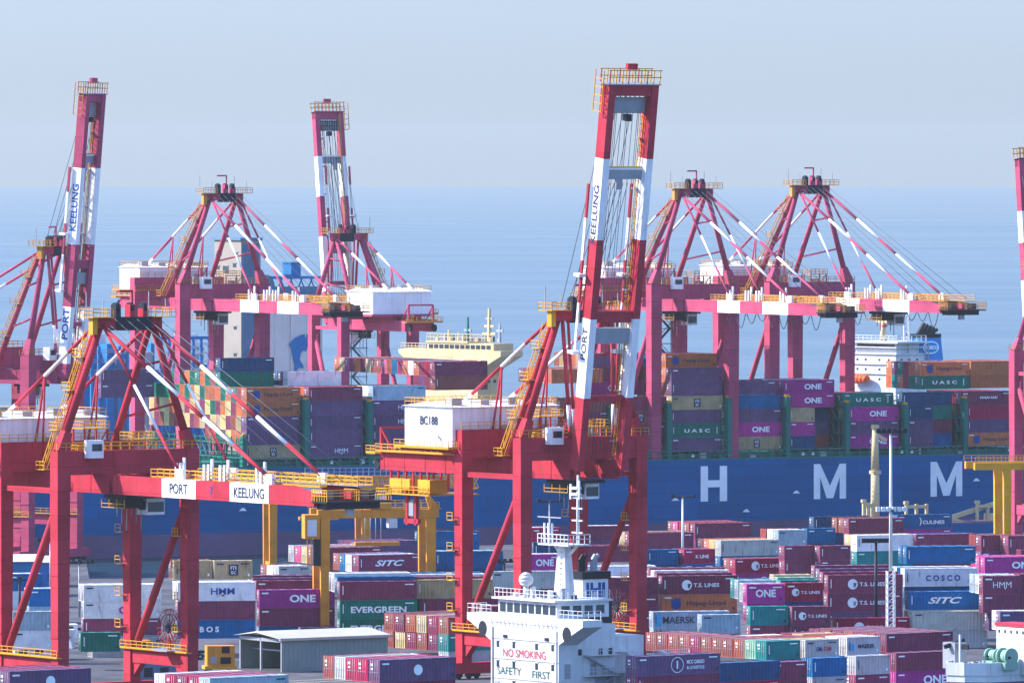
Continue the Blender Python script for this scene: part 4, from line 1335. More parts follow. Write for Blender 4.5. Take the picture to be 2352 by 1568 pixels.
def hull_letter(ch, x, zc):
    m = MB(M["letter"])
    u0, y = ship_u(x) - 2.0, vside + .06
    h = 7.4
    Lp = lambda pts: m.face([SP(u0 + a, y, zc - h / 2 + c * h) for a, c in pts])
    if ch == "H":
        w, t = 3.15, 1.75
        Lp([(-w, 0), (-w + t, 0), (-w + t, 1), (-w, 1)]); Lp([(w - t, 0), (w, 0), (w, 1), (w - t, 1)])
        Lp([(-w + t, .40), (w - t, .40), (w - t, .60), (-w + t, .60)])
    else:
        w, t = 3.9, 1.55
        Lp([(-w, 0), (-w + t, 0), (-w + t, 1), (-w, 1)]); Lp([(w - t, 0), (w, 0), (w, 1), (w - t, 1)])
        Lp([(-w + t, 1), (-w + t, .66), (-.75, 0), (.75, 0), (0, .30), (-.02, .30)]) if False else None
        Lp([(-w + t, 1), (-w + t, .62), (-.8, .02), (0, .02), (0, .38)]); Lp([(w - t, 1), (0, .38), (0, .02), (.8, .02), (w - t, .62)])
    m.build("hull_letter", ship)
for ch, x, zc in (("H", 1645, 12.6), ("M", 1911, 12.6), ("M", 2178, 12.6)):
    hull_letter(ch, x, zc)
m = MB(M["letter"])
for x, z in ((1537, 9.2), (1815, 10.2), (2228, 12.0), (1700, 6.5), (720, 7.5), (545, 9.0)):
    u = ship_u(x)
    m.face([SP(u - .9, vside + .06, z), SP(u + .9, vside + .06, z), SP(u + .3, vside + .06, z + .6), SP(u - .2, vside + .06, z + .6)])
m.build("tug_mark", ship)
m = MB(M["green"], M["steel"], M["letter"])
m.box(SP(ua_, -1.0, HTOP + .01), SP(ub_, -47, HTOP + 1.2))
k = int((ub_ - ua_) / 2.4)
for q in range(k):
    u = ua_ + q * 2.4
    m.bar(SP(u, 1.9, HTOP), SP(u, 1.9, HTOP + 1.9), .22, .22, 0)
    if random.random() < .55:
        m.box(SP(u + .3, .6 + random.random(), HTOP), SP(u + .3 + random.uniform(.4, 1.6), 1.7, HTOP + random.uniform(.5, 1.6)), 0 if random.random() < .7 else 1)
    if random.random() < .12:
        m.box(SP(u + .5, 1.8, HTOP + .6), SP(u + 1.1, 1.95, HTOP + 1.2), 2)
for z in (HTOP + 1.0, HTOP + 1.95):
    m.bar(SP(ua_, 1.9, z), SP(ub_, 1.9, z), .16, .16, 0)
m.bar(SP(ua_, 2.3, HTOP + .15), SP(ub_, 2.3, HTOP + .15), .5, .3, 0)
m.build("deck_coaming", ship)
bays = [566, 710, 856, 999, 1141, 1279, 1412, 1542, 1680, 1814, 1951, 2086, 2222, 2352]
def lashing_bridge(u, z1):
    m = MB(M["green"], M["yellow"], M["steel"])
    m.box(SP(u - .5, .5, HTOP), SP(u + .5, 2.0, z1), 0)
    v = -2.0
    while v > -47:
        m.bar(SP(u, v, HTOP), SP(u, v, z1 - .2), .26, .26, 0)
        v -= 2.5
    z = HTOP + 2.0
    while z < z1:
        m.box(SP(u - .7, 1.9, z), SP(u + .7, -47.5, z + .16), 0)
        m.bar(SP(u - .7, 1.9, z + 1.1), SP(u - .7, -47.5, z + 1.1), .09, .09, 0)
        for q in range(18):
            v = .5 - q * 2.6
            m.bar(SP(u - .7, v, z), SP(u - .7, v, z + 1.1), .09, .09, 0)
            if random.random() < .6:
                m.bar(SP(u - .55, v, z + .1), SP(u - .55, v - 2.4, z + 2.6), .08, .08, 2)
        z += 2.9
    m.box(SP(u - .4, .8, z1 + .02), SP(u + .4, 1.8, z1 + .5), 1)
    m.build("lashing_bridge", ship)
for x, nt in [(553, 1.7)] + [(b - 14, t) for b, t in zip(bays[1:-1], (4.2, 4.0, 3.8, 3.5, 3.2, 3.3, 3.6, 3.9, 3.9, 3.4, 3.2, 3.6))]:
    lashing_bridge(ship_u(x), 19.2 + 2.9 * nt)

ZB = 19.3
ship_place = ["lowest", "second tier up", "third tier up", "fourth tier up", "fifth tier up", "sixth tier up", "seventh tier up", "eighth tier up"]
GS = "containers stacked on the blue ship"
GE = "containers walling the blue ship's open end"
def bay(x, row, tiers, where, L=12.19, h=HC, z0=ZB, base=0, door=True, letter=True, group=GS, fmt="{d}, {t} in {w}"):
    """tiers from the bottom up, standing on tier number base"""
    o = on_side(x) - vn * (2.52 * row)
    for k, tok in enumerate(tiers):
        if tok in "-": continue
        p = o.copy(); p.z = z0 + (base + k) * (h + .02)
        container(p + un * random.uniform(-.05, .05), SD, tok, L, h, fmt.format(d=describe(tok), t=ship_place[base + k], w=where), group, door, letter)
# left end wall: 18 rows of door ends
ends = ["", "TOTOC", "YOCMG", "MYMYO", "OMYOG", "CGTMOG", "MOYGOC", "TCMYOG", "COTMGO", "MTCOYG", "GCMYOG", "TOYMGO", "MCYTOG", "COMYGH", "YTCOGG", "CMYTG", "MOCYG", "TYMCG", "CMTYG"]
bay(566, 0, ["T:MSC", "P", "P", "O:HAPAG", "O:HAPAG"], "bay with the paired orange boxes")
for r in range(1, 19):
    tk = ends[r]
    for k in range(1 if r < 8 else 2, len(tk)):
        bay(566, r, [tk[k]], "", base=k, letter=False, group=GE,
            fmt="{d} end, " + ship_place[k] + ", " + (ORD[r] + " row behind the near face" if r > 1 else "row just behind the near face") + ", paired-orange bay")
bay(566, 5, ["N"], "paired-orange bay, crowning its fifth row back", base=6)
bay(710, 0, ["P:HMM", "P", "P", "P", "M"], "second bay, next to the paired orange boxes")
bay(856, 0, ["M", "P", "P:HMM", "P:HMM", "L"], "third bay, just left of the white machine house")
for r, c in enumerate("OHMWPB"):
    bay(710, r + 1, [c], f"second bay, {ORD[r + 1]} row back", base=4 + (1 if r > 2 else 0), letter=False)
for r, c in enumerate("WYCM"):
    bay(856, r + 1, [c], f"third bay, {ORD[r + 1]} row back", base=4, letter=False)
bay(999, 0, ["C", "M"], "fourth bay, beside the machine house roof rail", base=5, z0=ZB - 1.0)
for r, c in enumerate("MPM"):
    bay(999, r + 1, [c], f"fourth bay, {ORD[r + 1]} row back", base=5, z0=ZB - 1.0, letter=False)
for r, c in enumerate("RMOWOMBCHCCYMOMKTO"):
    bay(999, r + 1, [c], f"fourth bay, {ORD[r + 1]} row back", base=6, z0=ZB - 1.0, letter=False)
bay(430, 17, ["P", "P"], "isolated pair before the blue loading plant", base=4)
bay(1141, 0, ["M", "P"], "fifth bay, behind the raised crane's back legs", base=2)
bay(1279, 0, ["M", "C"], "sixth bay, behind the raised boom foot", base=2)
for r, c in enumerate("OTMOCP"):
    bay(1279, r + 1, [c], f"sixth bay, {ORD[r + 1]} row back", base=5, letter=False)
bay(1412, 0, ["P", "C:MSC", "M"], "seventh bay, beside the raised boom", base=1)
bay(1412, 5, ["K:ONE", "M", "P"], "seventh bay, five rows back", base=4)
for r, c in enumerate("TOMTC"):
    bay(1412, 6 + r, [c], f"seventh bay, {ORD[6 + r]} row back", base=6, letter=False)
NB = "tall bay above the first hull letter"
bay(1542, 0, ["P", "G:UASC", "P", "T:MSC", "P", "P"], NB)
bay(1542, 1, ["O:HAPAG"], NB + ", one row back", base=6)
for r, cs in enumerate(["TCOO", "MTYC", "OMCB", "PCCH", "YHCM"]):
    for k, c in enumerate(cs):
        bay(1542, r + (1 if k < 3 else 2), [c], NB + f", {ORD[r + (1 if k < 3 else 2)]} row back", base=3 + k, letter=False)
NB = "bay next to the tall bay"
bay(1680, 0, ["T:MSC", "K:ONE", "P", "B"], NB)
bay(1680, 1, ["P"], NB + ", one row back", base=4)
for r, c in enumerate("NMM"):
    bay(1680, r + 2, [c], NB + f", {ORD[r + 2]} row back", base=4, letter=False)
NB = "bay with the paired magenta boxes"
bay(1814, 0, ["N", "K", "T"], NB, L=6.06, base=0)
bay(1814, 1, ["K:ONE", "K:ONE"], NB + ", one row back", base=3)
for r, c in enumerate("HCWBC"):
    bay(1814, r + 2, [c], NB + f", {ORD[r + 2]} row back", base=4, letter=False)
NB = "bay above the middle hull letter"
bay(1951, 0, ["K:ONE", "P", "K:ONE"], NB)
bay(1951, 1, ["G:UASC"], NB + ", one row back", base=3)
for r, cs in enumerate(["YG", "CP", "MH", "CO"]):
    for k, c in enumerate(cs):
        bay(1951, r + (1 if k == 0 else 2), [c], NB + f", {ORD[r + (1 if k == 0 else 2)]} row back", base=2 + k, letter=False)
NB = "narrow bay beside the last hull letter"
bay(2086, 0, ["P", "P", "N"], NB, L=6.06)
bay(2086, 1, ["N"], NB + ", one row back", base=3)
NB = "bay above the last hull letter"
bay(2222, 0, ["O:HAPAG", "P", "R"], NB, base=0)
bay(2222, 1, ["M:WAN"], NB + ", one row back", base=3)
for r, cs in enumerate(["CR", "YH", "OC", "WO", "VO"]):
    for k, c in enumerate(cs):
        bay(2222, r + (1 if k == 0 else 2), [c], NB + f", {ORD[r + (1 if k == 0 else 2)]} row back", base=2 + k, letter=False)
NB = "raised block below the blue funnel"
for r, (a, c) in enumerate([("G:UASC", "O:HAPAG"), ("G", "O"), ("M", "M"), ("O", "G"), ("E", "P"), ("O", "O")]):
    bay(2222, 8 + r, [a, c], NB + ("" if r == 0 else f", {ORD[r + 1]} row"), base=4, letter=(r == 0))
for r, (a, c) in enumerate([("O", "O"), ("V", "O"), ("M", "O"), ("G", "C"), ("O", "O")]):
    bay(2352, 9 + r, [a, c], "raised block at the right edge of the blue ship" + ("" if r == 0 else f", {ORD[r + 1]} row"), base=4, letter=False)
bay(2352, 0, ["M", "E", "P"], "last bay at the right edge of the blue ship")

# dark lower tiers deep in the stacks, seen only through the lashing bridges
FILL = n_cont[0]
for x, rows, tiers in ((1951, (1, 2, 3, 4), "PN"), (2222, (1, 2, 3, 4), "MP"), (2086, (1, 2, 3), "NPM"), (1814, (2, 3), "PMN"), (1542, (1, 2, 3, 4), "NPM"), (710, (1, 2), "PMPM"), (856, (1, 2), "NPMP")):
    for r in rows:
        for k, c in enumerate(tiers):
            bay(x, r, ["PMNGCB"[(r + k * 2 + x) % 6]], "filling", base=k, letter=False)
# ------------------------------------------------------------------ white ship in front
WD = 36
wroot = world_at(1283, 372, 17.45); wroot.z = 0
ws = empty("cargo_ship", wroot, R(WD), "white ship lettered NO SMOKING and SAFETY FIRST beneath the bridge, in front", "ship")
wt = R(WD); wu_ = Vector((math.cos(wt), math.sin(wt), 0)); wv_ = Vector((math.sin(wt), -math.cos(wt), 0))
WH = M["shipwhite"]
m = MB(M["hull"], M["boot"])
secs = [(-92, .4), (-70, 8), (-52, 12.6), (88, 12.6), (100, 10.5)]
for (u0, h0), (u1, h1) in zip(secs, secs[1:]):
    for z0, z1, mi in ((-3, 4.8, 0), (4.82, 6.2, 1)):
        P0 = [SP(u0, -11.2 + h0, z0), SP(u0, -11.2 - h0, z0), SP(u0, -11.2 - h0, z1), SP(u0, -11.2 + h0, z1)]
        P1 = [SP(u1, -11.2 + h1, z0), SP(u1, -11.2 - h1, z0), SP(u1, -11.2 - h1, z1), SP(u1, -11.2 + h1, z1)]
        m.hexa([P0[0], P1[0], P1[1], P0[1], P0[3], P1[3], P1[2], P0[2]], mi)
m.build("hull", ws)
m = MB(WH, M["steel"])
m.box(SP(0, 0, 6.2), SP(9.3, -15.2, 19.0))                                    # house
for zz in (11.6, 14.1, 16.6):
    m.box(SP(-.06, .04, zz), SP(9.3, 0, zz + .12))
m.box(SP(9.3, -2, 6.2), SP(15.5, -13, 17.2))
m.box(SP(9.32, -.1, 12.4), SP(12.5, -2, 12.6)); m.box(SP(9.32, -.1, 15.2), SP(12.5, -2, 15.4))
for q in range(4):
    m.bar(SP(9.6 + q * .9, -.2, 12.6), SP(9.6 + q * .9, -.2, 15.2), .1, .1)
m.build("accommodation_block", ws)
def wing_poly(u):
    return [SP(u, -20.6, 19.9), SP(u, -20.6, 19.0), SP(u, -18.8, 18.2), SP(u, -15.2, 16.4), SP(u, -15.19, 19.02), SP(u, -.01, 19.02), SP(u, 0, 16.4), SP(u, 3.0, 17.9), SP(u, 5.4, 19.0), SP(u, 5.4, 19.9)]
m = MB(WH, M["dark"])
pl = wing_poly(-.05)
m.prism([pl[0], pl[1], pl[2], pl[3], SP(-.05, -15.2, 19.9)], (3.2, 0, 0))
m.prism([SP(-.05, 0, 19.9), pl[6], pl[7], pl[8], pl[9]], (3.2, 0, 0))
m.box(SP(-.1, -15.2, 18.9), SP(3.1, 0, 19.9))
for q in range(16):
    m.box(SP(-.16, -15 + q * .96, 18.5), SP(-.1, -14.9 + q * .96, 19.3))
for c, sg in ((-17.0, 1), (1.9, 1)):
    n = 14
    m.face([SP(-.09, c + .95 * math.cos(2 * math.pi * k / n), 17.9 + 1.05 * math.sin(2 * math.pi * k / n)) for k in range(n)], 1)
m.build("bridge_wing", ws)
m = MB(M["steel"], WH, M["lifeboat"], M["dark"])
for v0 in (-14.7, -.4):
    m.bar(SP(-.12, v0, 6.4), SP(-.12, v0, 18.3), .12, .12, 1 if v0 > -7 else 0)
for z0 in (11.5, 14.1, 16.75):
    m.bar(SP(-.03, -15.1, z0), SP(-.05, -.1, z0), .08, .1, 0)
for v0 in (-12.3, -3.0):
    m.box(SP(-.14, v0, 16.9), SP(-.02, v0 + .8, 17.3), 3)
m.box(SP(-.1, -14.2, 9.3), SP(-.02, -13.3, 11.1), 0)
for u0 in (1.0, 5.2):
    m.box(SP(u0, .01, 12.0), SP(u0 + .9, .08, 13.9), 0)
for u0 in (3.2, 6.6, 8.2):
    m.box(SP(u0, .01, 15.0), SP(u0 + .55, .07, 15.8), 3)
m.box(SP(6.0, .02, 9.6), SP(8.8, .3, 12.2), 0)
for z0 in (12.3, 15.0):
    m.rail([SP(4.0, .95, z0), SP(9.3, .95, z0)], h=1.05, step=.9, t=.07, mi=1)
    m.box(SP(4.0, .05, z0 - .1), SP(9.3, 1.0, z0), 1)
m.bar(SP(4.2, .5, 9.8), SP(9.0, .5, 12.3), .6, .2, 0); m.bar(SP(9.0, .5, 12.3), SP(4.2, .5, 15.0), .6, .2, 0)
m.build("facade_fitting", ws)
m = MB(WH, M["glass"])
m.box(SP(.5, -14.2, 19.9), SP(9.0, -1.0, 22.0))
m.box(SP(-.2, -14.8, 22.0), SP(9.3, -.6, 22.25))
for q in range(8):
    v0 = -13.8 + q * 1.6
    m.box(SP(.46, v0, 20.3), SP(.52, v0 + 1.25, 21.55), 1)
for q in range(4):
    m.box(SP(1.2 + q * 1.9, -.98, 20.4), SP(2.5 + q * 1.9, -.92, 21.5), 1)
m.build("wheelhouse", ws)
for v0 in (-13.6, -10.0, -4.9, -1.3):
    for z0 in (10.4, 13.0, 15.6):
        if (z0, v0) == (10.4, -13.6): continue
        m = MB(M["glass"], WH)
        m.box(SP(-.04, v0 - .3, z0), SP(.03, v0 + .3, z0 + .85), 0)
        m.box(SP(-.09, v0 - .42, z0 + .86), SP(-.0, v0 + .42, z0 + .95), 1)
        m.build("window", ws)
m = MB(M["inkred"], M["inkgreen"])
YV = (0, -1, 0)
put_text(m, "NO SMOKING", SP(-.08, -7.6, 14.95), YV, (0, 0, 1), 1.05, 9.6, 0, bold=.0)
put_text(m, "SAFETY", SP(-.08, -11.0, 12.55), YV, (0, 0, 1), 1.0, 5.4, 1)
put_text(m, "FIRST", SP(-.08, -3.8, 12.35), YV, (0, 0, 1), 1.0, 4.0, 1)
m.build("lettering", ws)
m = MB(WH, M["steel"], M["glass"])
for pts in ([SP(.2, -14.6, 22.25), SP(.2, -.8, 22.25), SP(9, -.8, 22.25)], [SP(3.1, -20.5, 19.9), SP(-.0, -20.5, 19.9), SP(0, -15.2, 19.9)], [SP(0, .1, 19.9), SP(0, 5.3, 19.9), SP(3, 5.3, 19.9)]):
    m.rail(pts, h=1.2, step=.9, t=.07, mi=0)
for q in range(9):
    v0 = -13 + q * 1.3
    m.box(SP(2 + (q % 3), v0, 22.25), SP(2.6 + (q % 3), v0 + .5, 22.8 + .3 * (q % 4)), q % 3)
m.build("roof_railing", ws)
m = MB(WH, M["steel"])
m.hexa([SP(4.0, -6.6, 22.2), SP(5.6, -6.6, 22.2), SP(5.6, -3.9, 22.2), SP(4.0, -3.9, 22.2), SP(4.3, -6.0, 29.3), SP(5.3, -6.0, 29.3), SP(5.3, -4.5, 29.3), SP(4.3, -4.5, 29.3)], 0)
m.box(SP(2.6, -8.2, 29.3), SP(6.2, -1.4, 29.5))
for a in (-7.4, -2.4):
    m.bar(SP(4.8, a, 29.3), SP(4.8, -5.2, 27.2), .3, .3)
m.rail([SP(2.6, -8.2, 29.5), SP(2.6, -1.4, 29.5), SP(6.2, -1.4, 29.5)], h=1.3, step=.8, t=.1)
for a in (-7.5, -6.6, -5.8):
    m.bar(SP(3.2, a, 29.5), SP(3.2, a, 32.2), .22, .22)
m.bar(SP(2.9, -8.6, 33.0), SP(2.9, -3.4, 33.0), .12, .16, 1)
m.bar(SP(3.0, -6.0, 29.5), SP(3.0, -6.0, 33.0), .16, .16, 1)
m.tube(SP(5.4, -3.0, 29.5), SP(5.4, -3.0, 38.6), .26, .16, n=8)
for z in (31.0, 32.6, 34.2, 35.6):
    m.bar(SP(5.4, -4.3, z), SP(5.4, -2.0, z), .2, .2)
for z in (35.9, 36.7):
    m.box(SP(5.0, -4.4, z), SP(5.7, -2.6, z + .35))
m.box(SP(5.1, -4.5, 35.4), SP(5.3, -4.2, 37.4)); m.box(SP(5.1, -2.6, 35.4), SP(5.3, -2.3, 37.9))
for q in range(9):
    m.box(SP(3.95, -5.5, 22.8 + q * .7), SP(4.3, -5.0, 22.86 + q * .7))
m.build("radar_mast", ws)
m = MB(WH)
m.tube(SP(1.2, -8.9, 22.2), SP(1.2, -8.9, 23.8), .35, n=10)
c = SP(1.2, -8.9, 24.7)
for a in range(6):
    t0, t1 = math.pi * a / 6 - math.pi / 2, math.pi * (a + 1) / 6 - math.pi / 2
    m.tube(c + Vector((0, 0, math.sin(t0))), c + Vector((0, 0, math.sin(t1))), max(.02, math.cos(t0)), max(.02, math.cos(t1)), n=14)
m.build("radome", ws)
m = MB(WH, M["black"], M["dark"])
m.box(SP(8.4, -9.4, 17.2), SP(12.6, -6.0, 24.6), 0)
m.box(SP(8.2, -9.6, 24.62), SP(12.9, -5.8, 25.6), 1)
m.box(SP(8.9, -5.98, 17.4), SP(12.8, -5.4, 21.7), 2)
fn = m.build("funnel", ws)
m = MB(M["inkblue"])
put_text(m, "IHI", SP(10.5, -5.94, 23.2), (1, 0, 0), (0, 0, 1), 1.9, 3.1, bold=.04)
m.build("lettering", fn)
m = MB(M["black"], M["steel"])
for q, (u, v) in enumerate(((9.0, -7.4), (9.9, -7.9), (10.9, -7.2), (11.8, -7.8))):
    pts = [SP(u, v, 25.5), SP(u, v, 27.0 + .3 * (q % 2)), SP(u + .5, v, 27.7)]
    m.path(pts, .34 - .05 * (q % 2), n=8, mi=q // 2)
m.build("exhaust_pipe", fn)
m = MB(M["lifeboat"], M["dark"])
for k in range(6):
    t0, t1 = k / 6, (k + 1) / 6
    r0, r1 = 1.35 * math.sin(math.pi * (.12 + .76 * t0)) ** .6, 1.35 * math.sin(math.pi * (.12 + .76 * t1)) ** .6
    m.tube(SP(11 + 6.5 * t0, 1.2, 11.7), SP(11 + 6.5 * t1, 1.2, 11.7), r0, r1, n=12)
m.box(SP(12, .6, 12.7), SP(14, 1.7, 13.4), 0)
lb = m.build("lifeboat", ws)
m = MB(WH, M["steel"])
for u in (11.4, 17.2):
    m.bar(SP(u, -.2, 9.2), SP(u, -.2, 15.0), .35, .35); m.bar(SP(u, -.2, 15.0), SP(u, 2.2, 14.4), .3, .3)
m.rail([SP(9.5, 2.0, 10.2), SP(22, 2.0, 10.2)], h=1.2, step=1.0)
m.box(SP(16, -4, 13.8), SP(22, -.5, 14.1), 0)
m.rail([SP(16, -.5, 14.1), SP(22, -.5, 14.1)], h=1.1, step=.8)
m.box(SP(18, -3.5, 9.2), SP(21, -1, 12.2), 1)
m.build("davit", ws)

# ------------------------------------------------------------------ bow of the ship at lower right
br = world_at(2300, 372, 17.2); br.z = 0
bs = empty("cargo_ship", br, R(36), "white ship bow with green winches and red topped wall, at lower right corner", "ship")
Z = lambda y, s=17.2: CAMH - (y - 372) / s
m = MB(WH, M["boot"], M["hull"])
outline = [(-8.6, -1.0), (-7.6, 1.6), (-5.0, 3.8), (30, 4.6), (30, -6), (-2.5, -5.4), (-6.6, -3.4)]
m.prism([SP(u, v, 4.0) for u, v in outline], (0, 0, Z(1560) - 4.0), 1)
m.prism([SP(u, v, Z(1560) + .02) for u, v in outline], (0, 0, Z(1545) - Z(1560)), 0)
m.build("hull", bs)
m = MB(WH)
for (a, c) in zip(outline[:3] + outline[-2:], outline[1:4] + outline[:0] + [outline[-1], outline[0]]):
    m.bar(SP(*a, Z(1530)), SP(*c, Z(1530)), .25, 1.7)
m.build("bulwark", bs)
m = MB(WH, M["inkred"], M["glass"])
m.box(SP(0.0, -1.0, Z(1545)), SP(3.0, 9.5 - 4.0, Z(1436)))
m.box(SP(-.15, -1.2, Z(1436)), SP(3.2, 5.8, Z(1429)), 1)
for q in range(5):
    m.box(SP(-.05, -.6 + q * 1.25, Z(1452)), SP(.02, -.3 + q * 1.25, Z(1445)), 2)
m.build("breakwater_wall", bs)
for v, r in ((.9, .95), (3.6, 1.15)):
    m = MB(M["winch"], M["dark"])
    c = SP(-2.0, v, Z(1502))
    m.tube(c - Vector((.2, .9, 0)), c + Vector((.2, .9, 0)), r * .75, n=16)
    for o in (-.9, .9):
        m.tube(c + Vector((0, o - .12, 0)), c + Vector((0, o + .12, 0)), r, n=16)
    m.box(c + Vector((-1.2, -1.1, -r - .6)), c + Vector((1.0, 1.1, -r * .7)))
    m.tube(c - Vector((.5, 1.3, .1)), c + Vector((-.5, 1.3, -.1)), .18, n=6, mi=1)
    m.build("winch", bs)
m = MB(WH, M["dark"], M["steel"])
m.bar(SP(-5.5, -2, Z(1545)), SP(-5.5, -2, Z(1455)), .22, .22)
m.box(SP(-5.2, -6, Z(1535)), SP(-3.2, -3.4, Z(1475)), 2)
m.box(SP(-4.5, -3.2, Z(1490)), SP(-4.3, -1.5, Z(1478)), 1)
m.bar(SP(-6, -4.6, Z(1485)), SP(-3, -4.2, Z(1470)), .5, .5, 1)
for q in range(6):
    m.box(SP(-7.5 + q * .6, .6 - q * .1, Z(1545)), SP(-7.2 + q * .6, 1.0, Z(1515)), q % 3)
m.build("deck_gear", bs)

# ------------------------------------------------------------------ cream ship behind the crane
cs = world_at(914, 372, 10.3); cs.z = 0
cr = empty("cargo_ship", cs, R(41), "cream ship superstructure with masts behind the blue ship's containers", "ship")
CX = lambda x: (x - 914) / 10.3 / math.sin(R(41))
CZ = lambda y: CAMH - (y - 372) / 10.3
m = MB(M["cream"], M["glass"], M["hull"])
poly = [(914, 802), (916, 810), (958, 848), (972, 858), (972, 960), (1098, 960), (1098, 858), (1108, 840), (1150, 812), (1150, 800), (1000, 800), (940, 797)]
m.prism([SP(0, CX(x), CZ(y)) for x, y in poly], (6.5, 0, 0))
m.box(SP(.3, CX(978), CZ(800)), SP(6, CX(1132), CZ(784)))
for k, x in enumerate(range(984, 1128, 12)):
    m.box(SP(.22, CX(x), CZ(797)), SP(.32, CX(x + 9), CZ(788)), 1)
m.box(SP(.1, CX(978), CZ(784)), SP(6.4, CX(1074), CZ(780)))
for x, y in ((974, 833), (986, 833), (1004, 833), (1040, 834), (1060, 834), (1073, 836)):
    m.box(SP(-.05, CX(x), CZ(y + 4)), SP(.02, CX(x + 4), CZ(y - 2)), 1)
for x in (940, 1105):
    m.box(SP(-.05, CX(x), CZ(832)), SP(.02, CX(x + 14), CZ(822)), 1)
m.box(SP(-.1, CX(1005), CZ(817)), SP(0, CX(1040), CZ(815)))
for y in (822, 842, 862, 884):
    m.box(SP(-.12, CX(974), CZ(y)), SP(0, CX(1096), CZ(y) + .16))
for k in range(9):
    m.box(SP(-.05, CX(980 + k * 13), CZ(874)), SP(.02, CX(984 + k * 13), CZ(868)), 1)
    m.box(SP(-.05, CX(980 + k * 13), CZ(854)), SP(.02, CX(984 + k * 13), CZ(848)), 1)
for k in range(3):
    m.box(SP(1 + k * 1.8, CX(1098) - .03, CZ(850)), SP(1.8 + k * 1.8, CX(1098) + .04, CZ(843)), 1)
    m.box(SP(1 + k * 1.8, CX(1098) - .03, CZ(874)), SP(1.8 + k * 1.8, CX(1098) + .04, CZ(867)), 1)
m.build("accommodation_block", cr)
m = MB(M["hull"])
m.box(SP(-60, CX(960), -3), SP(50, CX(1110), 12))
m.build("hull", cr)
m = MB(M["cream"], M["steel"], M["green"])
m.rail([SP(.2, CX(920), CZ(801)), SP(.2, CX(978), CZ(801))], h=1.4, step=1.2, t=.12)
m.rail([SP(.2, CX(980), CZ(780)), SP(.2, CX(1130), CZ(780))], h=1.6, step=1.2, t=.14)
for x, y0, y1, w, mi in ((1101, 780, 705, .9, 0), (1052, 780, 725, .6, 2), (1125, 782, 738, .6, 1), (1088, 782, 752, .25, 1), (1030, 782, 760, .3, 0), (1008, 782, 755, .5, 0), (1060, 782, 745, .25, 1)):
    m.bar(SP(3, CX(x), CZ(y0)), SP(3, CX(x), CZ(y1)), w, w * .7, mi, w1=w * .5, h1=w * .5)
for x, y, r in ((1101, 745, 1.6), (1101, 728, 1.2), (1052, 755, 1.2), (1125, 755, 1.1), (1101, 762, 2.2)):
    m.bar(SP(3, CX(x) - r, CZ(y)), SP(3, CX(x) + r, CZ(y)), .3, .5, 1 if r < 1.5 else 0)
for k in range(14):
    x = 985 + k * 10.2
    m.box(SP(2 + k % 3, CX(x), CZ(781)), SP(2.6 + k % 3, CX(x) + .6, CZ(774 - (k * 7) % 9)), k % 3)
m.build("mast", cr)

# ------------------------------------------------------------------ white ship with blue funnel beyond
fs = world_at(1958, 372, 10.2); fs.z = 0
fr_ = empty("cargo_ship", fs, R(41), "white ship with tall deckhouse and blue funnel bearing an oval emblem", "ship")
FX = lambda x: (x - 1958) / 10.2 / math.sin(R(41))
FU = lambda x, v=0: ((x - 1958) / 10.2 - v * math.sin(R(41))) / math.cos(R(41))
FZ = lambda y: CAMH - (y - 372) / 10.2
vn_ = FX(2052)
m = MB(WH, M["glass"], M["steel"])
m.box(SP(0, 0, FZ(960)), SP(9, vn_, FZ(812)))
m.box(SP(.6, .5, FZ(812)), SP(8, vn_ - .4, FZ(784)))
m.box(SP(-.5, -.5, FZ(786)), SP(9, vn_ + 1.2, FZ(782)))
for y in (797, 812, 835, 857):
    m.box(SP(-.4, -.3, FZ(y)), SP(9.6, vn_ + .6, FZ(y) + .22))
m.box(SP(.52, .9, FZ(798)), SP(.62, vn_ - .8, FZ(789)), 1)
for y in (824, 846, 868):
    for x in (1967, 1985, 2015, 2035):
        m.box(SP(-.05, FX(x), FZ(y + 3)), SP(.02, FX(x + 4), FZ(y - 2)), 1)
for y in (824, 846):
    for q in range(3):
        m.box(SP(1.5 + q * 2.4, vn_ - .02, FZ(y + 3)), SP(2.2 + q * 2.4, vn_ + .05, FZ(y - 2)), 1)
for q in range(5):
    m.bar(SP(9.2, vn_ - 3 + q, FZ(880)), SP(9.2, vn_ - 3 + q, FZ(790)), .2, .2, 2)
m.rail([SP(-.4, -.3, FZ(782)), SP(-.4, vn_ + 1, FZ(782)), SP(8.5, vn_ + 1, FZ(782))], h=1.3, step=1.3, t=.12)
m.build("deckhouse", fr_)
m = MB(M["cream"], M["inkred"], WH, M["steel"])
m.tube(SP(3, FX(2004), FZ(784)), SP(3, FX(2004), FZ(740)), .8, .5, n=8)
m.box(SP(2.5, FX(2000), FZ(751)), SP(3.5, FX(2008), FZ(744)), 1)
m.bar(SP(3, FX(1990), FZ(738)), SP(3, FX(2014), FZ(738)), .4, .5)
m.bar(SP(3, FX(1996), FZ(738)), SP(3, FX(1996), FZ(716)), .3, .3, 2); m.bar(SP(3, FX(2010), FZ(738)), SP(3, FX(2010), FZ(720)), .25, .25, 0)
m.bar(SP(3, FX(1992), FZ(718)), SP(3, FX(2000), FZ(718)), .3, .4, 2)
m.build("mast", fr_)
m = MB(WH, M["steel"])
u0 = FU(2085, vn_)
for du, dv in ((-.7, 0), (.7, 0), (0, .9)):
    m.bar(SP(u0 + du, vn_ - 1 + dv, FZ(860)), SP(u0 + du, vn_ - 1 + dv, FZ(715)), .28, .28)
for q in range(12):
    z = FZ(860) + q * 1.15
    m.bar(SP(u0 - .7, vn_ - 1, z), SP(u0 + .7, vn_ - 1, z + 1.1), .14, .14, 1)
m.build("signal_mast", fr_)
m = MB(M["lifeboat"])
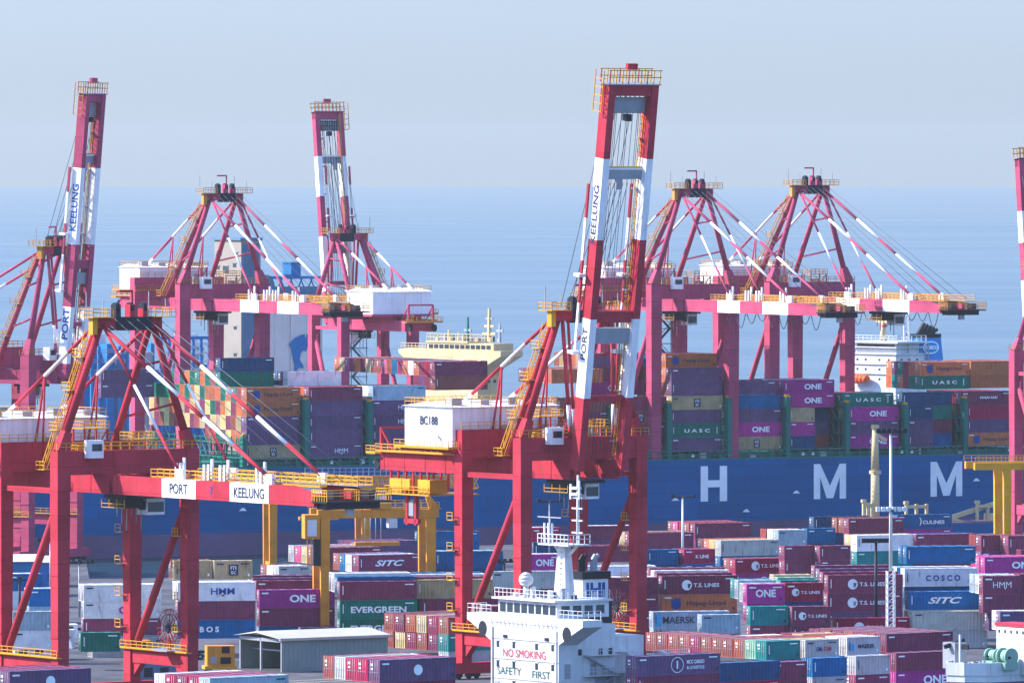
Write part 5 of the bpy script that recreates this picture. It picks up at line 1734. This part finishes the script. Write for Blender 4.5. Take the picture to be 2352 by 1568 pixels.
for k in range(6):
    t0, t1 = k / 6, (k + 1) / 6
    m.tube(SP(-1.6, .3 + 6.4 * t0, FZ(868)), SP(-1.6, .3 + 6.4 * t1, FZ(868)), 1.2 * math.sin(math.pi * (.12 + .76 * t0)) ** .6, 1.2 * math.sin(math.pi * (.12 + .76 * t1)) ** .6, n=10)
m.build("lifeboat", fr_)
m = MB(M["hull"])
m.box(SP(-40, -4, -3), SP(60, vn_ + 5, 13))
m.build("hull", fr_)
fu = FU(2112, vn_)
m = MB(M["funnelblue"], M["black"])
z0, z1, z2 = FZ(880), FZ(775), FZ(766)
L_ = 55 / 10.2 / math.cos(R(41)) * .92
m.hexa([SP(fu - .4, vn_, z0), SP(fu + L_ + 1.2, vn_, z0), SP(fu + L_ + 1.2, vn_ - 5, z0), SP(fu - .4, vn_ - 5, z0),
        SP(fu, vn_ - .3, z1), SP(fu + L_, vn_ - .3, z1), SP(fu + L_, vn_ - 4.6, z1), SP(fu, vn_ - 4.6, z1)], 0)
m.box(SP(fu, vn_ - .2, z1 + .02), SP(fu + L_, vn_ - 4.7, z2), 1)
for q in range(5):
    m.bar(SP(fu + 1 + q * 1.1, vn_ - 2, z2), SP(fu + 3.0 + q * 1.0, vn_ - 2, z2 + 2.4 - .35 * q), .6, .6, 1)
fo = m.build("funnel", fr_)
m = MB(M["letter"], M["funnelblue"])
def oval(rx, rz, mi, off):
    m.face([SP(fu + L_ * .48 + rx * math.cos(2 * math.pi * k / 28), vn_ + off, FZ(797) + rz * math.sin(2 * math.pi * k / 28)) for k in range(28)], mi)
oval(2.5, 1.45, 0, .05); oval(2.2, 1.15, 1, .09)
put_text(m, "COSCO", SP(fu + L_ * .48, vn_ + .13, FZ(797)), (1, 0, 0), (0, 0, 1), .85, 4.3, 0, bold=.05)
m.build("emblem", fo)

# ------------------------------------------------------------------ silos and plant beyond the ships
DG = 27
ss = 9.9
st_ = world_at(554, 372, ss); st_.z = 3.2
sr = empty("grain_silo", st_, R(DG), "concrete silo with lift tower and blue dolphin mural, behind the pink crane", "silo")
SZ = lambda y: CAMH - 3.2 - (y - 372) / ss
SU = lambda x: (x - 554) / ss / math.cos(R(DG))
SV = lambda x: (x - 554) / ss / math.sin(R(DG))
m = MB(M["concrete"], M["siloblue"], M["glass"], M["plantblue"])
m.box(SP(0, SV(488), 0), SP(SU(596), 0, SZ(552)))
m.box(SP(-.5, SV(484), SZ(552)), SP(SU(600), .6, SZ(546)), 1)
m.box(SP(.2, .01, 0), SP(SU(594), .12, SZ(560)), 1)
for x, y, w, h in ((500, 580, 6, 8), (509, 612, 14, 17), (495, 612, 6, 8), (536, 580, 10, 5), (534, 605, 8, 9), (536, 750, 7, 7), (536, 812, 7, 7), (536, 700, 7, 7)):
    m.box(SP(-.06, SV(x), SZ(y + h)), SP(.02, SV(x + w), SZ(y)), 2)
    m.box(SP(-.12, SV(x) - .3, SZ(y) + .03), SP(.02, SV(x + w) + .3, SZ(y) + .25), 0)
for q in range(6):
    m.box(SP(1 + q * .75, .12, 0), SP(1.12 + q * .75, .22, SZ(560)), 1)
m.build("lift_tower", sr)
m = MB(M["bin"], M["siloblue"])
x0, x1 = SU(597), SU(742)
nb = 4
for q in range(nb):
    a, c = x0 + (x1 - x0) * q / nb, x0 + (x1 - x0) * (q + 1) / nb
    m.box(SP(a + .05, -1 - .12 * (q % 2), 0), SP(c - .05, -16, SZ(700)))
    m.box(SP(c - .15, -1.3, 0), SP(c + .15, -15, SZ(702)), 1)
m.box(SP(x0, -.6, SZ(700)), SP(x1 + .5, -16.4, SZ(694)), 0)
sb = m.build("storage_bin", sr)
DO = [(180, 1165), (225, 1115), (290, 1085), (350, 1085), (378, 1105), (392, 1130), (372, 1160), (340, 1180), (318, 1225), (300, 1215), (280, 1240), (268, 1290), (300, 1345), (300, 1365), (260, 1360), (235, 1410), (222, 1400), (228, 1340), (205, 1240), (200, 1200)]
m = MB(M["plantblue"], M["letter"])
pts = [(611.5 + x * .276, 470.4 + y * .276) for x, y in DO]
su2 = lambda x: SU(x) + .45
cxm = sum(p[0] for p in pts) / len(pts); 
m.prism([SP(su2(x), -.72, SZ(y)) for x, y in pts], (0, .12, 0))
m.box(SP(su2(698), -.66, SZ(776)), SP(su2(699.5), -.6, SZ(770)), 1)
m.build("mural", sb)
m = MB(M["siloblue"], M["plantblue"], M["steel"])
n = 10
for (u0, u1, r, z) in ((SU(560), SU(640), 4.0, SZ(672)), ):
    m.tube(SP(u0, -6, z), SP(u1, -6, z), r, n=16)
m.box(SP(SU(600), -4, SZ(694)), SP(SU(748), -9, SZ(660)), 0)
m.box(SP(SU(640), -3.8, SZ(642)), SP(SU(752), -9.2, SZ(636)), 1)
m.box(SP(SU(684), -4, SZ(636)), SP(SU(706), -8.5, SZ(606)), 1)
m.box(SP(SU(682), -3.6, SZ(606)), SP(SU(708), -8.9, SZ(603)), 1)
for q in range(9):
    u = SU(644) + q * 1.3
    m.bar(SP(u, -4, SZ(660)), SP(u + (.9 if q % 2 else -.9), -4, SZ(640)), .25, .25, 1)
m.build("conveyor_gallery", sr)

pl = world_at(215, 372, 10.0); pl.z = 3.2
pr = empty("loading_plant", pl, R(DG), "blue steel loading plant with white cabins, left of the silos behind the cranes", "plant")
PU = lambda x: (x - 215) / 10.0 / math.cos(R(DG))
PZ = lambda y: CAMH - 3.2 - (y - 372) / 10.0
m = MB(M["plantblue"], M["shipwhite"], M["steel"], M["siloblue"])
for x0, x1, y0, y1, mi in ((200, 238, 800, 900, 0), (245, 262, 790, 900, 0), (262, 300, 826, 900, 3), (300, 316, 812, 900, 0), (330, 352, 810, 900, 2), (357, 480, 852, 868, 0), (365, 402, 868, 905, 1),
                           (410, 480, 800, 850, 2), (412, 486, 868, 902, 0), (486, 512, 842, 902, 0), (425, 470, 770, 798, 1), (236, 262, 768, 786, 1), (352, 360, 790, 905, 0)):
    m.box(SP(PU(x0), 0 - (x0 % 7), 0), SP(PU(x1), -7 - (x0 % 5), PZ(y0)), mi)
for y in (778, 792, 812, 832, 852):
    m.bar(SP(PU(360), .5, PZ(y)), SP(PU(490), .5, PZ(y)), .5, .7, 0 if y % 4 else 1)
for x in range(365, 495, 18):
    m.bar(SP(PU(x), .5, 0), SP(PU(x), .5, PZ(776)), .6, .6, 0)
m.build("steel_frame", pr)
m = MB(M["plantblue"], M["steel"])
for x in (206, 222, 268, 286):
    m.bar(SP(PU(x), 1.2, 0), SP(PU(x), 1.2, PZ(795)), .6, .6, 0)
for y in (815, 838, 862):
    m.rail([SP(PU(200), 1.2, PZ(y)), SP(PU(300), 1.2, PZ(y))], h=1.2, step=2, t=.18, mi=1)
m.build("walkway", pr)

# ------------------------------------------------------------------ orange yard gantries
def rtg(x, s, deg, span, ztop, label, lit="orange", over=(1.2, 1.2), depth=7.0, cab=True, zg=3.2, lattice=None):
    p = world_at(x, 372, s); p.z = zg
    r = empty("yard_gantry", p, R(deg), label, "gantry crane", "orange gantries in the container yard")
    OR = M[lit]
    h = ztop - zg
    for u in (0, span):
        for v in (0, -depth):
            m = MB(OR, M["steel"])
            m.bar(SP(u, v, 1.0), SP(u, v, h), 1.35, .95, w1=1.5, h1=1.05)
            for q in range(5):
                m.box(SP(u - .8, v + .5, 3 + q * h / 6), SP(u + .8, v + .62, 3.1 + q * h / 6))
            lg = m.build("leg", r)
        m = MB(OR, M["dark"])
        m.bar(SP(u, .6, 1.3), SP(u, -depth - .6, 1.3), .9, .9)
        for v in (.2, -1.4, -depth + 1.4, -depth - .2):
            m.tube(SP(u - .35, v, .7), SP(u + .35, v, .7), .7, n=12, mi=1)
        m.build("wheel_bogie", r)
    for v in (0, -depth):
        m = MB(OR)
        m.bar(SP(-over[0], v, h + .7), SP(span + over[1], v, h + .7), 1.1, 1.35)
        for q in range(12):
            u = -over[0] + .5 + q * (span + sum(over)) / 12
            m.box(SP(u, v + .56, h + .1), SP(u + .1, v + .62, h + 1.3))
        gd = m.build("girder", r)
        m = MB(M["yellow"])
        vv = v + (.9 if v == 0 else -.9)
        m.rail([SP(-over[0], vv, h + 1.4), SP(span + over[1], vv, h + 1.4)], h=1.1, step=1.4)
        m.build("railing", gd)
    m = MB(OR, M["shipwhite"], M["dark"], M["steel"])
    m.box(SP(span * .42, .9, h + 1.5), SP(span * .62, -depth - .9, h + 2.4), 0)
    m.box(SP(span * .46, -.5, h + 2.42), SP(span * .58, -depth + 1.5, h + 3.6), 1)
    m.box(SP(span * .60, .4, h - 1.6), SP(span * .68, -2, h - .1), 1)
    for q in range(4):
        m.tube(SP(span * (.40 + .05 * q), -2, h + 1.4), SP(span * (.40 + .05 * q), -2, h - 4), .07, n=4, mi=3)
    m.box(SP(span * .30, -1.2, h - 4.5), SP(span * .72, -2.8, h - 3.9), 0)
    m.build("trolley", r)
    if cab:
        m = MB(OR, M["shipwhite"], M["dark"])
        m.box(SP(-3.3, .6, h - 3.2), SP(-.9, -2.6, h + .6), 0)
        m.box(SP(-2.9, .62, h - 2.8), SP(-1.4, .7, h - .2), 1)
        m.box(SP(-1.9, .8, h - 7.5), SP(-.8, -.6, h - 3.3), 2)
        for q in range(4):
            m.bar(SP(-2.9 + q * .6, .5, h - 7.6), SP(-2.9 + q * .6, .5, h - 3.2), .12, .12, 0)
        m.build("electrical_house", r)
        m = MB(OR)
        m.prism([SP(span - .4, .7, h + 1.4), SP(span + 1.6, .7, h + 1.4), SP(span - .2, .7, h + 3.4), SP(span - 1.0, .7, h + 3.4)], (0, .5, 0))
        m.prism([SP(-.6, .7, h + 1.4), SP(.6, .7, h + 1.4), SP(1.0, .7, h + 2.8), SP(.2, .7, h + 2.8)], (0, .5, 0))
        m.build("end_bracket", r)
    if lattice:
        m = MB(OR, M["steel"], M["yellow"])
        a, c = lattice
        for v in (.5, -2.5):
            for z in (h + 1.5, h + 3.6):
                m.bar(SP(a, v, z), SP(c, v, z), .3, .3)
            k = int((c - a) / 1.0)
            for q in range(k):
                u = a + q * (c - a) / k
                m.bar(SP(u, v, h + 1.5), SP(u + 1.0, v, h + 3.6), .2, .2, 0)
                m.bar(SP(u, v, h + 1.5), SP(u, v, h + 3.6), .2, .2, 0)
                m.bar(SP(u + 1.0, v - .01, h + 1.5), SP(u, v - .01, h + 3.6), .14, .14, 1)
        m.rail([SP(a, .5, h + 3.7), SP(c, .5, h + 3.7)], h=1.6, step=1.1, mi=1, t=.14)
        m.prism([SP(c - 3.4, .6, h + 1.3), SP(c - .1, .6, h + 1.3), SP(c - 3.4, .6, h + .2)], (0, 3.0, 0), 2)
        m.build("lattice_girder", r)
    return r
rtg(746, 14.4, 11, 17.2, 23.2, "orange yard gantry over the slanted-lettered container, before the water", lattice=None)
rtg(627, 12.25, 11, 17.6, 17.3, "orange yard gantry with lattice girder, half hidden behind the lowered boom", lit="orange", cab=False, lattice=(6.0, 39.2))
rtg(2313, 12.1, 11, 18.0, 21.6, "yellow yard gantry with box beam cut by the right edge of the photo", lit="gyellow", over=(6.4, 2), cab=False)

# ------------------------------------------------------------------ small coaster with derrick
dp = world_at(2010, 372, 11.1); dp.z = 0
dr = empty("coaster_ship", dp, R(SD), "small coaster with cream derrick posts and boom beside the blue hull", "ship")
DZ = lambda y: CAMH - (y - 372) / 11.1
DU = lambda x: (x - 2010) / 11.1 / math.cos(R(SD))
m = MB(M["hull"], M["boot"])
m.box(SP(DU(1955), 5, -2), SP(DU(2420), -6, 5.0)); m.box(SP(DU(1960), 4.8, 5.0), SP(DU(2420), -5.8, 5.3), 1)
m.build("hull", dr)
m = MB(M["cream"], M["steel"])
m.tube(SP(0, 0, 5), SP(0, 0, DZ(1080)), .95, .85, n=10); m.tube(SP(0, 0, DZ(1080)), SP(0, 0, DZ(985)), .85, .6, n=10)
m.box(SP(-.9, -.9, DZ(1088)), SP(.9, .9, DZ(1080)))
m.box(SP(-.6, -.6, DZ(985)), SP(.6, .6, DZ(975)))
for q in range(18):
    m.box(SP(-1.2, .2, 6 + q * 1.0), SP(-.9, .6, 6.1 + q * 1.0), 1)
m.bar(SP(.6, 0, DZ(1000)), SP(2.6, 0, DZ(1012)), .5, .8)
m.build("derrick_post", dr)
m = MB(M["cream"])
m.bar(SP(DU(2180), 1, DZ(1192)), SP(DU(2300), 1, DZ(1158)), .7, .9)
m.bar(SP(DU(2180), 1, DZ(1192)), SP(DU(2225), 1, DZ(1208)), .6, .7)
m.build("derrick_boom", dr)
for x0, x1, y in ((1972, 1992, 1152), (2072, 2120, 1158), (2240, 2290, 1160)):
    m = MB(M["cream"])
    for x in (x0, x1, (x0 + x1) / 2):
        m.bar(SP(DU(x), 2, 5), SP(DU(x), 2, DZ(y)), .55, .55)
    m.bar(SP(DU(x0), 2, DZ(y + 6)), SP(DU(x1), 2, DZ(y + 6)), .5, .6)
    m.bar(SP(DU(x0), 2, DZ(y)), SP(DU(x0), 2, DZ(y - 7)), 1.0, .7)
    m.build("rail_frame", dr)
m = MB(M["cream"], M["glass"], M["yellow"])
m.box(SP(DU(2290), -4, 5.2), SP(DU(2400), 3, DZ(1186)), 0)
m.box(SP(DU(2300), 3.0, 6.3), SP(DU(2390), 3.05, 7.2), 1)
m.build("deckhouse", dr)

# ------------------------------------------------------------------ masts
def floodmast(x, s, ytop, label, color, lattice=0.0, heads=6, mid=None, group="light masts standing in the yard", zg=3.2, w=.42):
    p = world_at(x, 372, s); p.z = zg
    r = empty("floodlight_mast", p, R(11), label, "light mast", group)
    h = CAMH - (ytop - 372) / s - zg
    m = MB(color)
    m.tube((0, 0, h * lattice), (0, 0, h), w, w * .6, n=8)
    m.build("pole", r)
    if lattice:
        m = MB(color)
        for a, c in ((-.55, .2), (.55, .2), (-.55, 1.3), (.55, 1.3)):
            m.bar((a, c - .75, 0), (a, c - .75, h * lattice), .16, .16)
        k = int(h * lattice / .9)
        for q in range(k):
            z = q * h * lattice / k
            m.bar((-.55, -.55, z), (.55, -.55, z + .9), .09, .09)
            m.bar((-.55, -.55, z), (.55, -.55, z), .1, .1)
            m.bar((-.55, -.55, z), (-.55, .55, z + .9), .09, .09)
        m.build("lattice_base", r)
    m = MB(M["dark"], color)
    for z in ([h - .1] + ([h * mid] if mid else [])):
        m.bar((-2.2, 0, z), (2.2, 0, z), .25, .3, 0)
        m.bar((0, -1.6, z), (0, 1.6, z), .25, .3, 0)
        for q in range(heads):
            a = -2.1 + 4.2 * q / (heads - 1)
            m.box((a - .3, -.7, z - .15), (a + .3, -.2, z + .55), 0 if z > h - 1 else 1)
    m.build("lamp_head", r)
    return r
floodmast(2046, 15.0, 990, "tall white mast on a lattice foot beside the spaced blue lettering", M["white"], lattice=.40, mid=.66, w=.30)
floodmast(2012, 14.6, 1242, "dark floodlight mast in front of the twin white discs", M["dark"], heads=7, w=.36)
floodmast(1158, 13.4, 1288, "dark floodlight mast behind the white ship's radome", M["dark"], heads=5, w=.3)
floodmast(1568, 12.0, 1140, "thin red and white mast before the blue hull", M["white"], heads=2, w=.28)
floodmast(45, 14.2, 1330, "dark slim mast between the leftmost crane legs", M["dark"], heads=3, w=.3)
floodmast(116, 13.2, 1240, "grey slim mast beside the lowered crane's nearest leg", M["steel"], heads=3, w=.26)
floodmast(182, 13.6, 1290, "grey slim mast left of the white containers", M["steel"], heads=3, w=.2)
floodmast(1262, 12.4, 1150, "grey slim mast in front of the blue hull, left of the white ship's mast", M["steel"], heads=2, w=.18)

# ------------------------------------------------------------------ warehouse and left yard
wp = world_at(650, 372, 15.25); wp.z = 3.2
wr = empty("warehouse", wp, R(33), "grey-green warehouse with pale roof and one open end on the quay", "warehouse")
m = MB(M["wall"], M["steel"], M["dark"])
LW, WW, HW = 18.6, 12.6, 5.0
m.box(SP(0, 0, 0), SP(LW, -.25, HW)); m.box(SP(0, -WW + .25, 0), SP(LW, -WW, HW)); m.box(SP(LW - .25, -.25, 0), SP(LW, -WW + .25, HW))
for q in range(24):
    m.box(SP(.3 + q * .77, .0, .1), SP(.36 + q * .77, .04, HW - .1))
m.build("wall", wr)
m = MB(M["steel"])
for v in (-.3, -WW / 2, -WW + .3):
    m.bar(SP(0, v, 0), SP(0, v, HW), .3, .3)
m.bar(SP(0, -.1, HW - .3), SP(0, -WW + .1, HW - .3), .3, .5)
m.bar(SP(2, -.5, HW * .6), SP(2, -WW + .5, HW * .6), .2, .2)
m.build("portal_frame", wr)
m = MB(M["roof"])
m.prism([SP(-.9, .6, HW + .02), SP(-.9, -WW / 2, HW + .95), SP(-.9, -WW - .6, HW + .02), SP(-.9, -WW / 2, HW + .7)], (LW + 1.5, 0, 0))
m.bar(SP(-.9, .55, HW - .05), SP(LW + .6, .55, HW - .05), .25, .4)
m.build("roof", wr)

gp = world_at(476, 372, 15.3); gp.z = 3.2
gr = empty("generator_set", gp, R(11), "small orange generator box standing left of the warehouse opening", "generator")
m = MB(M["orange"], M["dark"], M["steel"])
m.box((0, 0, 1.2), (4.2, 2.4, 4.2))
for a, z, w in ((.5, 1.6, 1.0), (2.0, 1.5, 1.6), (2.2, 3.1, 1.2)):
    m.box((a, -.05, z), (a + w, .02, z + 1.0), 1 if w > 1.1 else 2)
m.build("housing", gr)
m = MB(M["yellow"], M["dark"])
m.box((-.4, -.3, .7), (4.5, 2.7, 1.18))
for a in (.3, 3.8):
    for c in (.1, 2.3):
        m.tube((a, c - .15, .5), (a, c + .15, .5), .5, n=12, mi=1)
m.build("trailer", gr)

def shed(x, s, L, Wd, H, deg, wallm, roofm, label):
    p = world_at(x, 372, s); p.z = 3.2
    r = empty("shed", p, R(deg), label, "shed")
    m = MB(wallm, M["dark"])
    m.box(SP(0, 0, 0), SP(L, -Wd, H))
    for q in range(int(L / 2.5)):
        m.box(SP(.6 + q * 2.5, 0.0, 1.0), SP(1.9 + q * 2.5, .05, 2.4), 1)
    m.build("wall", r)
    m = MB(roofm)
    m.prism([SP(-.4, .5, H + .01), SP(-.4, -Wd / 2, H + 1.1), SP(-.4, -Wd - .5, H + .01)], (L + .8, 0, 0))
    m.build("roof", r)
shed(-40, 13.0, 10.5, 9, 6.2, 11, M["plantblue"], M["shipwhite"], "blue shed with a pale roof by the leftmost crane leg")
shed(72, 12.7, 5.5, 7, 4.4, 11, M["plantblue"], M["roof"], "small blue shed with a grey roof, right of a larger blue shed")
shed(34, 14.9, 8.5, 4, 1.8, 11, M["shipwhite"], M["steel"], "long low white hut beneath the dark slim mast")
shed(322, 15.6, 5.6, 5, 4.0, 20, M["siloblue"], M["steel"], "blue-grey switch house beside the lowered crane's right leg")

def truck(x, s, deg, color, label):
    p = world_at(x, 372, s); p.z = 3.2
    r = empty("yard_truck", p, R(deg), label, "truck", "yard trucks")
    m = MB(color, M["glass"])
    m.box((0, 0, .9), (2.0, 2.4, 3.1)); m.box((-.05, .2, 2.0), (.0, 2.2, 2.9), 1); m.box((.3, -.04, 2.0), (1.3, .0, 2.8), 1)
    m.build("cab", r)
    m = MB(M["dark"], M["steel"])
    m.box((1.8, .4, 1.0), (12.5, 2.0, 1.4))
    m.build("chassis", r)
    for a in (.9, 3.6, 9.8, 11.2):
        for c in (.15, 2.25):
            m = MB(M["dark"], M["steel"])
            m.tube((a, c - .16, .5), (a, c + .16, .5), .5, n=12)
            m.tube((a, c - .18, .5), (a, c + .18, .5), .22, n=8, mi=1)
            m.build("wheel", r)
truck(60, 14.2, 11, M["plantblue"], "blue yard truck with empty trailer by the leftmost crane")
truck(316, 14.9, 11, M["orange"], "orange yard truck with empty trailer behind the lowered crane's legs")
truck(150, 14.4, 11, M["white"], "white yard truck with empty trailer near the white containers")

b = MB(M["quay"])
b.box((-420, 2560, -4), (-150, 2580, 3.4))
tag(b.build("breakwater"), "distant low breakwater on the left", None, None, "structure")
# boxes of the rows behind and beneath that show least go into one mass
# ------------------------------------------------------------------ only the boxes that show largest stay single things
MERGED = {int(i) for i in "5,13,15,19,20,21,23,26,29,31,35,40,46,57,59,62,65,72,73,74,76,78,80,82,83,86,90,91,94,110,116,117,118,121,125,144,146,147,151,153,155,156,160,161,166,167,169,175,197,201,218,224,225,228,230,236,248,249,250,251,252,254,255,256,257,258,260,270,284,285,286,287,288,289,290,292,293,294,296,297,298,299,300,301,302,303,305,306,307,308,309,310,311,312,313,314,315,316,317,318,319,320,321,323,324,325,326,327,328,329,330,331,332,333,334,335,336,337,338,339,340,341,342,343,344,345,346,347,348,349,350,351,352,353,354,366,367,368,372,373,374,375,378,379,380,381,382,386,387,388,393,394,395,401,402,406,407,408,409,417,418,419,420,421,429,430,432,433,434,435,436,437,438,439,440,441,442,443,444,445,446,447,448,454,455,456,462,463,464,465,466,471,472,473,474,475,476,477,478,487,488,489,490,491,492,493,494,495,496,499,500,501,502,505,507,511,512,513,514,515,516,517,518,519,520,521".split(",")}
def settle_containers():
    boxes = [o for o in col.objects if o.name.startswith("shipping_container")]
    rest = [o for o in boxes if o["_order"] in MERGED or o["_order"] >= FILL]
    keep = [o for o in boxes if o["_order"] not in MERGED and o["_order"] < FILL]
    for o in boxes:
        del o["_order"]
    mats, idx = [], {}
    mb = MB()
    for o in rest:
        c = tuple(round(q * 12) / 12 if q > .2 else round(q * 40) / 40 for q in o.color[:3])
        if c not in idx:
            idx[c] = len(mats)
            mats.append(mat("container_paint_weathered", c, 0.6, dirt=0.3, scale=0.4, streak=0.2))
        mw = Matrix.LocRotScale(o.location, o.rotation_euler, None)
        for part in [o] + [k for k in o.children if k.name.startswith("door")]:
            mb.add([mw @ v.co for v in part.data.vertices], [tuple(p.vertices) for p in part.data.polygons], idx[c])
    mb.mats = mats
    so = mb.build("container_mass")
    tag(so, "further containers of many colours filling the rows behind and beneath the visible ones", None, None, "stuff")
    for o in rest:
        for k in list(o.children):
            bpy.data.objects.remove(k)
        bpy.data.objects.remove(o)
    return len(keep), len(rest)
print("containers kept, merged:", settle_containers())
# every label short enough, each its own
seen = {}
for o in col.objects:
    if "label" in o and o.parent is None:
        w = o["label"].split()
        if len(w) > 16:
            t = o["label"]
            for a, c in ((" with bold white lettering", " with white lettering"), (" with white disc and lettering", " with white disc"), (" with dark blue lettering", " with blue lettering"), (" with small spaced white letters", " with spaced letters"),
                         (" with dark lettering and blue square", " with dark lettering"), (" with big white letters", " with white letters"), (" with small red and blue lettering", " with small lettering"), (" with short white lettering", " with lettering"),
                         ("row behind the near face", "row back"), ("row just behind the near face", "second row"), ("tier up", "tier"), (" with white ring and lettering", " with white ring"), (" with small dark lettering", ""), (" with white round emblem", " with white emblem"),
                         (", second down, ", " second down, "), ("standing ", ""), ("raised crane's", "crane's"), ("the ", "")):
                if len(t.split()) <= 16: break
                t = t.replace(a, c)
            o["label"] = " ".join(t.split()[:16])
        seen.setdefault(o["label"], []).append(o.name)
print("double labels:", {k: v for k, v in seen.items() if len(v) > 1})
print("long labels:", [o["label"] for o in col.objects if "label" in o and len(o["label"].split()) > 16])
# ------------------------------------------------------------------ haze over the harbour
def haze_box():
    m = bpy.data.materials.new("haze")
    m.use_nodes = True
    n, l = m.node_tree.nodes, m.node_tree.links
    n.remove(n["Principled BSDF"])
    v = n.new("ShaderNodeVolumePrincipled")
    v.inputs["Color"].default_value = (0.55, 0.61, 0.60, 1)
    v.inputs["Density"].default_value = 0.000032
    v.inputs["Anisotropy"].default_value = 0.1
    l.new(v.outputs[0], n["Material Output"].inputs["Volume"])
    b = MB(m)
    b.box((-4200, -60, -2.5), (4200, 27000, 190))
    tag(b.build("haze"), "pale blue haze over the harbour and the sea", None, None, "stuff")
haze_box()
